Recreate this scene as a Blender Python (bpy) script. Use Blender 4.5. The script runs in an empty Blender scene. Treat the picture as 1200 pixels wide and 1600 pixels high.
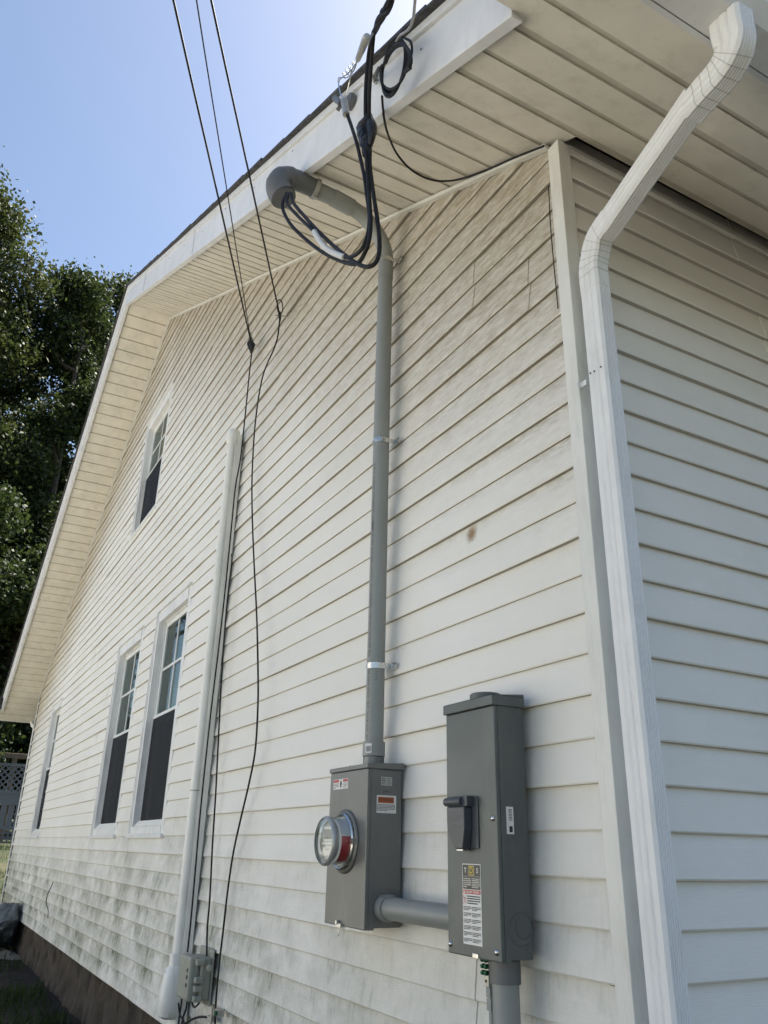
import bpy, math, random
import numpy as np
from mathutils import Vector, Matrix
random.seed(7); RNG = np.random.default_rng(11)
SC = bpy.context.scene
COL = SC.collection

# ---------------------------------------------------------------- camera
R_ROWS = [[0.4841416, 0.8747554, 0.0202462], [-0.3322595, 0.2051993, -0.9205959], [-0.8094508, 0.4389718, 0.3899913]]
CAM = Vector((1.41, -1.37, 1.22)); F_PX = 1246.196
cam_d = bpy.data.cameras.new('camera'); cam = bpy.data.objects.new('camera', cam_d); COL.objects.link(cam)
m = Matrix.Identity(4)
for i in range(3):
    m[i][0] = R_ROWS[0][i]; m[i][1] = -R_ROWS[1][i]; m[i][2] = -R_ROWS[2][i]; m[i][3] = CAM[i]
cam.matrix_world = m
cam_d.sensor_fit = 'HORIZONTAL'; cam_d.sensor_width = 36.0; cam_d.lens = 36.0 * F_PX / 1200.0
cam_d.clip_start = 0.05; cam_d.clip_end = 2000
SC.camera = cam

def at(px, py, axis, val):
    """a pixel of the photograph -> the point where its ray meets the plane axis = val (used once, to measure)"""
    v = Vector(((px - 600) / F_PX, (py - 800) / F_PX, 1.0))
    r = Vector([sum(R_ROWS[k][i] * v[k] for k in range(3)) for i in range(3)])
    return CAM + r * ((val - CAM[axis]) / r[axis])

# ---------------------------------------------------------------- sky, sun, exposure
SUN_DIR = Vector((-0.22, 0.50, 0.84)).normalized()
el = math.asin(SUN_DIR.z); az = math.atan2(SUN_DIR.x, SUN_DIR.y)
W = bpy.data.worlds.new('World'); SC.world = W; W.use_nodes = True
nt = W.node_tree; nt.nodes.clear()
sky = nt.nodes.new('ShaderNodeTexSky'); sky.sky_type = 'NISHITA'; sky.sun_disc = False
sky.sun_elevation = el; sky.sun_rotation = az
sky.altitude = 100; sky.air_density = 1.1; sky.dust_density = 1.3; sky.ozone_density = 1.0
bg = nt.nodes.new('ShaderNodeBackground'); bg.inputs[1].default_value = 0.063
wo = nt.nodes.new('ShaderNodeOutputWorld')
nt.links.new(sky.outputs[0], bg.inputs[0]); nt.links.new(bg.outputs[0], wo.inputs[0])
sd = bpy.data.lights.new('sun', 'SUN'); sd.energy = 5.0; sd.angle = math.radians(0.5); sd.color = (1.0, 0.95, 0.86)
so = bpy.data.objects.new('sun', sd); COL.objects.link(so)
so.rotation_euler = SUN_DIR.to_track_quat('Z', 'Y').to_euler()
SC.view_settings.view_transform = 'Standard'; SC.view_settings.look = 'None'
SC.view_settings.exposure = 1.63; SC.view_settings.gamma = 1.0

# ---------------------------------------------------------------- materials
def new_mat(name):
    mt = bpy.data.materials.new(name); mt.use_nodes = True
    n = mt.node_tree; b = n.nodes['Principled BSDF']
    return mt, n, b
def nd(n, t, **kw):
    x = n.nodes.new(t)
    for k, v in kw.items(): setattr(x, k, v)
    return x
def coords(n, scale, obj=True):
    tc = nd(n, 'ShaderNodeTexCoord'); mp = nd(n, 'ShaderNodeMapping'); mp.inputs['Scale'].default_value = scale
    n.links.new(tc.outputs['Object'], mp.inputs[0]); return mp.outputs[0]
def noise(n, vec, s, detail=4, rough=0.55):
    t = nd(n, 'ShaderNodeTexNoise'); t.inputs['Scale'].default_value = s; t.inputs['Detail'].default_value = detail
    t.inputs['Roughness'].default_value = rough; n.links.new(vec, t.inputs['Vector']); return t.outputs['Fac']
def ramp(n, fac, a, b, ca=(0, 0, 0, 1), cb=(1, 1, 1, 1)):
    r = nd(n, 'ShaderNodeValToRGB'); r.color_ramp.elements[0].position = a; r.color_ramp.elements[1].position = b
    r.color_ramp.elements[0].color = ca; r.color_ramp.elements[1].color = cb
    n.links.new(fac, r.inputs[0]); return r.outputs[0]
def span(n, v, a, b, inv=False):
    """0..1 as v runs from a to b (clamped), or 1..0"""
    x = nd(n, 'ShaderNodeMapRange'); x.clamp = True; x.interpolation_type = 'SMOOTHSTEP'
    x.inputs['From Min'].default_value = a; x.inputs['From Max'].default_value = b
    x.inputs['To Min'].default_value = 1.0 if inv else 0.0; x.inputs['To Max'].default_value = 0.0 if inv else 1.0
    n.links.new(v, x.inputs['Value']); return x.outputs[0]
def mix(n, fac, a, b, mode='MIX'):
    x = nd(n, 'ShaderNodeMix', data_type='RGBA', blend_type=mode)
    for s, v in ((x.inputs[0], fac), (x.inputs[6], a), (x.inputs[7], b)):
        if isinstance(v, (int, float)): s.default_value = v
        elif isinstance(v, tuple): s.default_value = v
        else: n.links.new(v, s)
    return x.outputs[2]
def math_(n, op, a, b=None):
    x = nd(n, 'ShaderNodeMath', operation=op)
    for s, v in zip(x.inputs, (a, b)):
        if v is None: continue
        if isinstance(v, (int, float)): s.default_value = v
        else: n.links.new(v, s)
    return x.outputs[0]
def bump(n, b, h, dist, strength=1.0):
    x = nd(n, 'ShaderNodeBump'); x.inputs['Distance'].default_value = dist; x.inputs['Strength'].default_value = strength
    n.links.new(h, x.inputs['Height']); n.links.new(x.outputs[0], b.inputs['Normal'])
def c4(c): return (c[0], c[1], c[2], 1.0)

def paint(name, col, rough=0.45, metal=0.0, var=0.12, scale=6, dirt=0.0, dirtcol=(0.12, 0.10, 0.07), bumpd=0.0, spec=0.5, bscale=60):
    mt, n, b = new_mat(name)
    v = coords(n, (1, 1, 1))
    f = noise(n, v, scale, 6)
    lo = tuple(c * (1 - var) for c in col); hi = tuple(min(1, c * (1 + var)) for c in col)
    c = ramp(n, f, 0.3, 0.7, c4(lo), c4(hi))
    if dirt:
        g = ramp(n, noise(n, coords(n, (1, 1, .25)), scale * 2.3, 8, .7), 0.5, 0.75)
        c = mix(n, math_(n, 'MULTIPLY', g, dirt), c, c4(dirtcol))
    n.links.new(c, b.inputs['Base Color'])
    b.inputs['Roughness'].default_value = rough; b.inputs['Metallic'].default_value = metal
    b.inputs['Specular IOR Level'].default_value = spec
    n.links.new(math_(n, 'ADD', math_(n, 'MULTIPLY', noise(n, v, scale * 3), .25), rough - .12), b.inputs['Roughness'])
    if bumpd: bump(n, b, noise(n, v, bscale, 4), bumpd)
    return mt

def siding_mat(name, axis):
    """white vinyl lap siding: embossed wood grain, mildew streaks low down, tan grime high under the rake"""
    mt, n, b = new_mat(name)
    g = (1.2, 8, 24) if axis == 0 else (8, 1.2, 24)
    grain = noise(n, coords(n, g), 14, 5, .6)
    geo = nd(n, 'ShaderNodeNewGeometry'); sp = nd(n, 'ShaderNodeSeparateXYZ'); n.links.new(geo.outputs['Position'], sp.inputs[0])
    big = noise(n, coords(n, (1, 1, 1)), 0.9, 5, .6)
    base = mix(n, ramp(n, big, .35, .65), (0.77, 0.755, 0.70, 1), (0.81, 0.80, 0.76, 1))
    # each panel a little different (faded vinyl)
    isl = nd(n, 'ShaderNodeNewGeometry')
    base = mix(n, math_(n, 'MULTIPLY', isl.outputs['Random Per Island'], .10), base, (0.64, 0.63, 0.57, 1))
    if axis == 0:
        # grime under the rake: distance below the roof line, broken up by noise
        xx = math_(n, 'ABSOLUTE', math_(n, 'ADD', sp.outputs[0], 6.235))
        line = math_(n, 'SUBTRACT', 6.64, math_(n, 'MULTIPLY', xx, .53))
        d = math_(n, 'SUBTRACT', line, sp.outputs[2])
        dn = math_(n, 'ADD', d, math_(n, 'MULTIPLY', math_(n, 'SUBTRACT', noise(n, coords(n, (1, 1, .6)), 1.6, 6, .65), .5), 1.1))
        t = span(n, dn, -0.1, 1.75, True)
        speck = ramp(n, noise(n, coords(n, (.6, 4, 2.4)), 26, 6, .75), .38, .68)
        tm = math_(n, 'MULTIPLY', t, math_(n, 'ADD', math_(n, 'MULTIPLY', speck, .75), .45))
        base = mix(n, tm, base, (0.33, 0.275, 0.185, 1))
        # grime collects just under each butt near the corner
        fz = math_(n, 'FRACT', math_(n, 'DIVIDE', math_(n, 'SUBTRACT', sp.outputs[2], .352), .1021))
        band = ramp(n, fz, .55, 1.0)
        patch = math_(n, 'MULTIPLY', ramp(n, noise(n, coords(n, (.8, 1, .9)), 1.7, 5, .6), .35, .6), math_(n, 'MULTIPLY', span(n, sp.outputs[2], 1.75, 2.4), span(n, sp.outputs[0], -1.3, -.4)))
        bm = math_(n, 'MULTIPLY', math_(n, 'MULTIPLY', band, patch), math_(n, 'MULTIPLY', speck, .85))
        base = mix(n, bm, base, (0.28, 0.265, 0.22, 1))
        # mildew low on the wall: streaks that run down
        zl = span(n, math_(n, 'ADD', sp.outputs[2], math_(n, 'MULTIPLY', noise(n, coords(n, (1, 1, .4)), 1.3, 5), .8)), 1.08, 1.92, True)
        st = ramp(n, noise(n, coords(n, (9, 9, 1.3)), 5, 8, .72), .50, .70)
        blot = ramp(n, noise(n, coords(n, (1, 1, 1.3)), 2.6, 9, .72), .38, .62)
        up_ = ramp(n, fz, .05, .95)
        mm = math_(n, 'MULTIPLY', zl, math_(n, 'MULTIPLY', math_(n, 'ADD', math_(n, 'MULTIPLY', up_, .55), .45), math_(n, 'ADD', math_(n, 'MULTIPLY', math_(n, 'MULTIPLY', st, blot), 1.1), math_(n, 'MULTIPLY', blot, .85))))
        mm = math_(n, 'MULTIPLY', mm, math_(n, 'SUBTRACT', 1.0, math_(n, 'MULTIPLY', span(n, sp.outputs[0], -3.2, -.6), .62)))
        base = mix(n, mm, base, (0.125, 0.138, 0.078, 1))
        # pale green algae near the far corner
        fx = span(n, math_(n, 'ADD', sp.outputs[0], math_(n, 'MULTIPLY', blot, .8)), -12.3, -9.6, True)
        fz2 = span(n, sp.outputs[2], .6, 1.2, True)
        base = mix(n, math_(n, 'MULTIPLY', math_(n, 'MULTIPLY', fx, fz2), math_(n, 'MULTIPLY', blot, .8)), base, (0.17, 0.17, 0.08, 1))
        # rust bloom around one nail
        vd = nd(n, 'ShaderNodeVectorMath', operation='DISTANCE'); n.links.new(geo.outputs['Position'], vd.inputs[0]); vd.inputs[1].default_value = (-0.550, 0.012, 2.160)
        rm = span(n, math_(n, 'ADD', vd.outputs['Value'], math_(n, 'MULTIPLY', noise(n, coords(n, (1, 1, 1)), 70), .022)), .018, .052, True)
        base = mix(n, math_(n, 'MULTIPLY', rm, .9), base, (0.25, 0.135, 0.04, 1))
    else:
        blot = ramp(n, noise(n, coords(n, (1, 1, 2)), 4, 7, .65), .5, .8)
        base = mix(n, math_(n, 'MULTIPLY', blot, .18), base, (0.45, 0.43, 0.36, 1))
    # darker tone on the underside of every butt
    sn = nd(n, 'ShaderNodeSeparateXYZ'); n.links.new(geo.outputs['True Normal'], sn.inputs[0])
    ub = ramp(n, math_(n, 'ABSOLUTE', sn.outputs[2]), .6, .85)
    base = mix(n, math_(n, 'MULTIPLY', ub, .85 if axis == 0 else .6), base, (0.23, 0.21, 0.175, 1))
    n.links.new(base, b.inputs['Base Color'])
    b.inputs['Roughness'].default_value = .5; b.inputs['Specular IOR Level'].default_value = .35
    wav = noise(n, coords(n, (.5, .5, 3)), 3, 2)
    hh = math_(n, 'ADD', math_(n, 'MULTIPLY', grain, .5), math_(n, 'MULTIPLY', wav, 2.0))
    bump(n, b, hh, .0020, .9)
    return mt

M = {}
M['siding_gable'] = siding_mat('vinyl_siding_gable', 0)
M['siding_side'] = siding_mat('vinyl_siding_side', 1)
M['trim'] = paint('white_vinyl_trim', (.70, .70, .66), .4, var=.06, dirt=.35, dirtcol=(.30, .28, .22), bumpd=.0006, bscale=30)
M['fascia'] = paint('white_aluminium_fascia', (.70, .71, .72), .38, var=.06, dirt=.22, dirtcol=(.34, .33, .30), bumpd=.0015, bscale=5)
M['soffit'] = paint('cream_vinyl_soffit', (.70, .665, .58), .5, var=.07, dirt=.35, dirtcol=(.36, .32, .24), bumpd=.0008, bscale=12)
M['soffit_dirty'] = paint('grimy_soffit_groove', (.50, .47, .395), .6, var=.15, dirt=.4, dirtcol=(.2, .18, .14))  # groove grime, with the shade of the recess put into the colour too
M['crimp'] = paint('dirt_line', (.46, .46, .43), .7)  # grey for the rings that paint the crimps' shadow lines
M['downspout'] = paint('white_downspout_paint', (.74, .75, .755), .42, var=.04, scale=9, dirt=.2, dirtcol=(.38, .36, .31), bumpd=.0005, bscale=40)
M['window_white'] = paint('white_window_vinyl', (.74, .75, .74), .35, var=.05, dirt=.3, dirtcol=(.35, .34, .30))
M['casing'] = paint('window_casing_aluminium', (.75, .75, .74), .4, var=.06, dirt=.35, dirtcol=(.30, .30, .28))
M['pvc_grey'] = paint('grey_pvc_conduit', (.25, .265, .255), .42, var=.07, scale=4, dirt=.15, dirtcol=(.30, .30, .28), bumpd=.0003)
M['pvc_dark'] = paint('dark_grey_pvc', (.115, .12, .125), .45, var=.12, dirt=.3, dirtcol=(.2, .2, .19))
M['riser_white'] = paint('offwhite_riser_plastic', (.77, .77, .73), .4, var=.05, dirt=.35, dirtcol=(.32, .32, .26))
M['meter_paint'] = paint('light_grey_box_paint', (.16, .163, .158), .33, var=.16, scale=3, metal=.25, dirt=.5, dirtcol=(.26, .25, .22), bumpd=.0003, bscale=220)
M['disc_paint'] = paint('dark_grey_box_paint', (.080, .094, .092), .36, var=.16, scale=3, metal=.15, dirt=.45, dirtcol=(.16, .16, .145), bumpd=.0003, bscale=220)
M['handle'] = paint('charcoal_plastic', (.062, .068, .078), .4, var=.1)
M['black_cable'] = paint('black_cable_jacket', (.011, .011, .012), .6, var=.2, dirt=.2, dirtcol=(.04, .04, .038), spec=.3)
M['tape'] = paint('black_tape', (.012, .012, .013), .35, var=.2, bumpd=.003, bscale=60)
M['zinc'] = paint('zinc_plated_steel', (.62, .62, .60), .28, metal=1.0, var=.12, scale=20, dirt=.2)
M['alu'] = paint('weathered_aluminium', (.48, .47, .44), .45, metal=.7, var=.15, scale=15, dirt=.3)
M['phonebox'] = paint('beige_grey_plastic_box', (.30, .31, .27), .5, var=.06, dirt=.3, dirtcol=(.15, .15, .11))
M['white_sleeve'] = paint('white_phase_tape', (.62, .62, .60), .45, var=.1, dirt=.5, dirtcol=(.25, .25, .23))
M['green_screw'] = paint('green_screw', (.01, .10, .05), .35, metal=.4)
M['label_white'] = paint('white_label', (.72, .72, .70), .4, var=.03)
M['label_silver'] = paint('silver_label', (.42, .43, .42), .35, metal=.4, var=.04)
M['label_red'] = paint('red_label', (.42, .045, .035), .4, var=.06)
M['label_orange'] = paint('orange_label', (.36, .085, .025), .4, var=.08)
M['label_black'] = paint('black_label', (.012, .012, .013), .35, var=.1)
M['label_yellow'] = paint('yellow_label', (.62, .48, .06), .4, var=.05)
M['ink'] = paint('black_ink', (.02, .02, .022), .6, var=.1)
M['ink_grey'] = paint('grey_ink', (.14, .14, .14), .6, var=.1)
M['meter_red'] = paint('red_meter_label', (.48, .03, .045), .35, var=.1)
M['meter_inner'] = paint('meter_inner_white', (.72, .73, .74), .4, var=.04)
M['screen_dark'] = paint('dark_insect_screen', (.022, .026, .038), .55, var=.15, scale=2)
M['interior'] = paint('dark_interior', (.03, .03, .03), .8)
M['curtain'] = paint('pale_curtain', (.42, .43, .41), .8, var=.08)
M['shingle'] = paint('asphalt_shingle', (.055, .055, .058), .85, var=.5, scale=40, bumpd=.004, bscale=150)
M['bark'] = paint('tree_bark', (.055, .045, .035), .9, var=.4, scale=8, bumpd=.02, bscale=12)
M['fence_white'] = paint('white_fence_paint', (.12, .135, .15), .5, var=.08, dirt=.3)  # white paint darkened: the shade of the trees is in the colour
M['fence_wood'] = paint('weathered_wood', (.16, .12, .08), .8, var=.25, scale=10)

def foundation_mat():
    mt, n, b = new_mat('parged_stone_foundation')
    v = coords(n, (1, 1, .45)); f = noise(n, v, 5, 9, .7)
    vo = nd(n, 'ShaderNodeTexVoronoi'); vo.inputs['Scale'].default_value = 7; n.links.new(coords(n, (1, 1, .6)), vo.inputs['Vector'])
    c = ramp(n, f, .3, .72, (.024, .020, .016, 1), (.11, .092, .075, 1))
    c = mix(n, .5, c, ramp(n, vo.outputs['Distance'], .1, .6, (.04, .03, .022, 1), (.13, .105, .08, 1)))
    n.links.new(c, b.inputs['Base Color']); b.inputs['Roughness'].default_value = .95
    h = math_(n, 'ADD', math_(n, 'MULTIPLY', vo.outputs['Distance'], .6), noise(n, coords(n, (1, 1, .4)), 12, 9, .75))
    bump(n, b, h, .05, 1.0)
    return mt
M['foundation'] = foundation_mat()

def ground_mat():
    mt, n, b = new_mat('yard_ground')
    geo = nd(n, 'ShaderNodeNewGeometry'); sp = nd(n, 'ShaderNodeSeparateXYZ'); n.links.new(geo.outputs['Position'], sp.inputs[0])
    f = noise(n, coords(n, (1, 1, 1)), 3.5, 10, .7)
    soil = ramp(n, f, .3, .7, (.010, .008, .006, 1), (.036, .028, .020, 1))
    gr = ramp(n, noise(n, coords(n, (1, 1, 1)), 22, 8, .8), .3, .75, (.014, .024, .008, 1), (.070, .085, .028, 1))
    dry = ramp(n, noise(n, coords(n, (1, 1, 1)), .6, 6, .6), .42, .62)
    gr = mix(n, math_(n, 'MULTIPLY', dry, .7), gr, (.11, .095, .050, 1))
    e = math_(n, 'ADD', math_(n, 'MULTIPLY', sp.outputs[1], -1.0), math_(n, 'MULTIPLY', f, .9))
    k = span(n, e, .85, 1.25)
    k2 = span(n, sp.outputs[0], -15.5, -13.5, True)
    kk = math_(n, 'MAXIMUM', k, k2)
    n.links.new(mix(n, kk, soil, gr), b.inputs['Base Color']); b.inputs['Roughness'].default_value = .95
    bump(n, b, noise(n, coords(n, (1, 1, 1)), 30, 8, .8), .04, 1)
    return mt
M['ground'] = ground_mat()

def leaf_mat(name, dark, light, trans):
    mt, n, b = new_mat(name)
    geo = nd(n, 'ShaderNodeNewGeometry')
    c = ramp(n, geo.outputs['Random Per Island'], 0.0, 1.0, c4(dark), c4(light))
    big = ramp(n, noise(n, coords(n, (1, 1, 1)), .55, 3), .35, .65)
    c = mix(n, math_(n, 'MULTIPLY', big, .45), c, c4(tuple(x * .55 for x in dark)))
    n.links.new(c, b.inputs['Base Color']); b.inputs['Roughness'].default_value = .62; b.inputs['Specular IOR Level'].default_value = .25
    tr = nd(n, 'ShaderNodeBsdfTranslucent'); n.links.new(mix(n, .5, c, c4(light)), tr.inputs['Color'])
    ms = nd(n, 'ShaderNodeMixShader'); ms.inputs[0].default_value = trans
    n.links.new(b.outputs[0], ms.inputs[1]); n.links.new(tr.outputs[0], ms.inputs[2])
    n.links.new(ms.outputs[0], n.nodes['Material Output'].inputs[0])
    return mt
M['leaf_a'] = leaf_mat('oak_leaves', (.016, .031, .011), (.082, .100, .026), .32)
M['leaf_b'] = leaf_mat('maple_leaves', (.013, .028, .010), (.060, .082, .021), .32)
M['grass'] = leaf_mat('grass_blades', (.018, .038, .010), (.06, .095, .025), .25)

def glass_mat(name, tint, mixf, rough=.02):
    mt, n, b = new_mat(name)
    gl = nd(n, 'ShaderNodeBsdfGlossy'); gl.inputs['Roughness'].default_value = rough; gl.inputs['Color'].default_value = (.9, .95, .93, 1)
    tp = nd(n, 'ShaderNodeBsdfTransparent'); tp.inputs['Color'].default_value = c4(tint)
    fr = nd(n, 'ShaderNodeFresnel'); fr.inputs['IOR'].default_value = 1.5
    ms = nd(n, 'ShaderNodeMixShader')
    n.links.new(math_(n, 'MINIMUM', math_(n, 'ADD', math_(n, 'MULTIPLY', fr.outputs[0], .6), mixf), 1.0), ms.inputs[0])
    n.links.new(tp.outputs[0], ms.inputs[1]); n.links.new(gl.outputs[0], ms.inputs[2])
    n.links.new(ms.outputs[0], n.nodes['Material Output'].inputs[0])
    return mt
M['glass'] = glass_mat('window_glass', (.56, .60, .57), .03)
M['meter_glass'] = glass_mat('meter_glass', (.97, .98, .98), .05)
def screen_mat():
    mt, n, b = new_mat('insect_screen'); b.inputs['Base Color'].default_value = (.026, .028, .034, 1); b.inputs['Roughness'].default_value = .6; b.inputs['Specular IOR Level'].default_value = .08
    tp = nd(n, 'ShaderNodeBsdfTransparent'); ms = nd(n, 'ShaderNodeMixShader'); ms.inputs[0].default_value = .30
    n.links.new(b.outputs[0], ms.inputs[1]); n.links.new(tp.outputs[0], ms.inputs[2]); n.links.new(ms.outputs[0], n.nodes['Material Output'].inputs[0])
    return mt
M['screen'] = screen_mat()
M['driveway'] = paint('pale_concrete', (.52, .48, .42), .9, var=.15, scale=3, dirt=.3)

def bag_mat():
    mt, n, b = new_mat('grey_plastic_bag')
    c = ramp(n, noise(n, coords(n, (1, 1, 1)), 3, 4), .3, .7, (.075, .088, .092, 1), (.15, .17, .18, 1))
    n.links.new(c, b.inputs['Base Color']); b.inputs['Roughness'].default_value = .3
    bump(n, b, noise(n, coords(n, (3, 3, 1)), 6, 5, .6), .03, 1)
    return mt
M['bag'] = bag_mat()
M['stone'] = paint('pale_stone_slab', (.22, .205, .17), .9, var=.25, scale=7, bumpd=.02, bscale=14)

# ---------------------------------------------------------------- mesh helpers
class MB:
    def __init__(s): s.v = []; s.f = []
    def add(s, vs, fs):
        o = len(s.v); s.v += [tuple(p) for p in vs]; s.f += [tuple(i + o for i in f) for f in fs]; return s
    def box(s, x0, x1, y0, y1, z0, z1):
        vs = [(x, y, z) for z in (z0, z1) for x, y in ((x0, y0), (x1, y0), (x1, y1), (x0, y1))]
        return s.add(vs, [(0, 3, 2, 1), (4, 5, 6, 7), (0, 1, 5, 4), (1, 2, 6, 5), (2, 3, 7, 6), (3, 0, 4, 7)])
    def quad(s, a, b, c, d): return s.add([a, b, c, d], [(0, 1, 2, 3)])
    def prism(s, poly, vec):
        n = len(poly); vec = Vector(vec); vs = [Vector(p) for p in poly] + [Vector(p) + vec for p in poly]
        return s.add(vs, [tuple(range(n)), tuple(range(2 * n - 1, n - 1, -1))] + [(i, i + n, (i + 1) % n + n, (i + 1) % n) for i in range(n)])
    def tube(s, pts, r, n=12, caps=True, up=None):
        pts = [Vector(p) for p in pts]; rs = r if isinstance(r, (list, tuple)) else [r] * len(pts)
        T = [((pts[min(i + 1, len(pts) - 1)] - pts[max(i - 1, 0)]).normalized()) for i in range(len(pts))]
        u = Vector(up) if up else (Vector((0, 0, 1)) if abs(T[0].z) < .9 else Vector((0, 1, 0)))
        u = (u - T[0] * u.dot(T[0])).normalized(); vs = []
        for p, t, rr in zip(pts, T, rs):
            u = (u - t * u.dot(t)).normalized(); w = t.cross(u)
            vs += [p + (u * math.cos(2 * math.pi * k / n) + w * math.sin(2 * math.pi * k / n)) * rr for k in range(n)]
        fs = [(i * n + k, i * n + (k + 1) % n, (i + 1) * n + (k + 1) % n, (i + 1) * n + k) for i in range(len(pts) - 1) for k in range(n)]
        if caps: fs += [tuple(range(n - 1, -1, -1)), tuple((len(pts) - 1) * n + k for k in range(n))]
        return s.add(vs, fs)
    def sweep(s, pts, prof, side, caps=True):
        """closed 2-d profile (a, b) swept along pts; a runs along 'side', b along side x tangent"""
        pts = [Vector(p) for p in pts]; n = len(prof); vs = []
        T = [((pts[min(i + 1, len(pts) - 1)] - pts[max(i - 1, 0)]).normalized()) for i in range(len(pts))]
        for p, t in zip(pts, T):
            a = Vector(side); a = (a - t * a.dot(t)).normalized(); b = a.cross(t)
            vs += [p + a * q[0] + b * q[1] for q in prof]
        fs = [(i * n + k, i * n + (k + 1) % n, (i + 1) * n + (k + 1) % n, (i + 1) * n + k) for i in range(len(pts) - 1) for k in range(n)]
        if caps: fs += [tuple(range(n - 1, -1, -1)), tuple((len(pts) - 1) * n + k for k in range(n))]
        return s.add(vs, fs)
    def lathe(s, prof, origin, axis, n=32):
        """profile (r, h) turned about axis through origin"""
        ax = Vector(axis).normalized(); u = ax.orthogonal().normalized(); w = ax.cross(u); o = Vector(origin)
        vs = [o + ax * h + (u * math.cos(2 * math.pi * k / n) + w * math.sin(2 * math.pi * k / n)) * r for r, h in prof for k in range(n)]
        fs = [(i * n + k, i * n + (k + 1) % n, (i + 1) * n + (k + 1) % n, (i + 1) * n + k) for i in range(len(prof) - 1) for k in range(n)]
        return s.add(vs, fs)
    def build(s, name, mat, parent=None, smooth=False, bevel=0.0, recalc=True):
        me = bpy.data.meshes.new(name); me.from_pydata(s.v, [], s.f); me.materials.append(mat)
        if recalc:
            import bmesh
            bm = bmesh.new(); bm.from_mesh(me); bmesh.ops.recalc_face_normals(bm, faces=bm.faces); bm.to_mesh(me); bm.free()
        if smooth:
            me.polygons.foreach_set('use_smooth', [True] * len(me.polygons))
            try: me.set_sharp_from_angle(angle=math.radians(40))
            except Exception: pass
        me.update()
        o = bpy.data.objects.new(name, me); COL.objects.link(o)
        if parent is not None:
            o.parent = parent; o.matrix_parent_inverse = Matrix.Translation(-world_loc(parent))
        if bevel:
            md = o.modifiers.new('bevel', 'BEVEL'); md.width = bevel; md.segments = 2; md.limit_method = 'ANGLE'; md.angle_limit = math.radians(35)
        return o
def world_loc(o):
    p = Vector((0, 0, 0))
    while o is not None:
        p = p + o.location; 
        o2 = o.parent
        if o2 is not None: p = p + o.matrix_parent_inverse.translation
        o = o2
    return p
def tag(o, label=None, cat=None, group=None, kind=None):
    if label: o['label'] = label
    if cat: o['category'] = cat
    if group: o['group'] = group
    if kind: o['kind'] = kind
    return o
def thing(name, loc, label, cat, group=None):
    o = bpy.data.objects.new(name, None); COL.objects.link(o); o.location = loc; o.empty_display_size = .1
    return tag(o, label, cat, group)
def smooth_path(pts, k=6):
    """Catmull-Rom through the points"""
    P = [Vector(p) for p in pts]; P = [2 * P[0] - P[1]] + P + [2 * P[-1] - P[-2]]; out = []
    for i in range(1, len(P) - 2):
        for j in range(k):
            t = j / k; a, b, c, d = P[i - 1], P[i], P[i + 1], P[i + 2]
            out.append(.5 * ((2 * b) + (c - a) * t + (2 * a - 5 * b + 4 * c - d) * t * t + (3 * b - a - 3 * c + d) * t ** 3))
    return out + [P[-2]]
def text_mb(s, size, origin, right, up, name, mat, parent, align='CENTER', bold=False):
    cu = bpy.data.curves.new('text', 'FONT'); cu.body = s; cu.size = size; cu.align_x = align; cu.align_y = 'CENTER'; cu.resolution_u = 2
    if bold: cu.offset = size * .02
    t = bpy.data.objects.new('text', cu); COL.objects.link(t)
    dg = bpy.context.evaluated_depsgraph_get(); me = bpy.data.meshes.new_from_object(t.evaluated_get(dg))
    bpy.data.objects.remove(t); bpy.data.curves.remove(cu)
    r = Vector(right).normalized(); u = Vector(up).normalized(); w = r.cross(u); o = Vector(origin)
    mb = MB(); mb.add([o + r * v.co.x + u * v.co.y + w * v.co.z for v in me.vertices], [tuple(p.vertices) for p in me.polygons])
    bpy.data.meshes.remove(me)
    if name is None: return mb
    return mb.build(name, mat, parent, recalc=False)

# ================================================================ HOUSE
SL = .53; ZE = 3.34; XL = -12.47; XP = XL / 2; ZP = ZE + SL * (-XP)
OV = .48; DEPTH = 9.5; ZB = .352; CO = .1021
def rake(x): return ZP - SL * abs(x - XP)
house = thing('house', (XP, 0, 0), 'white vinyl sided gable house with cream soffits and dark shingle edge', 'house')

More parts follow.
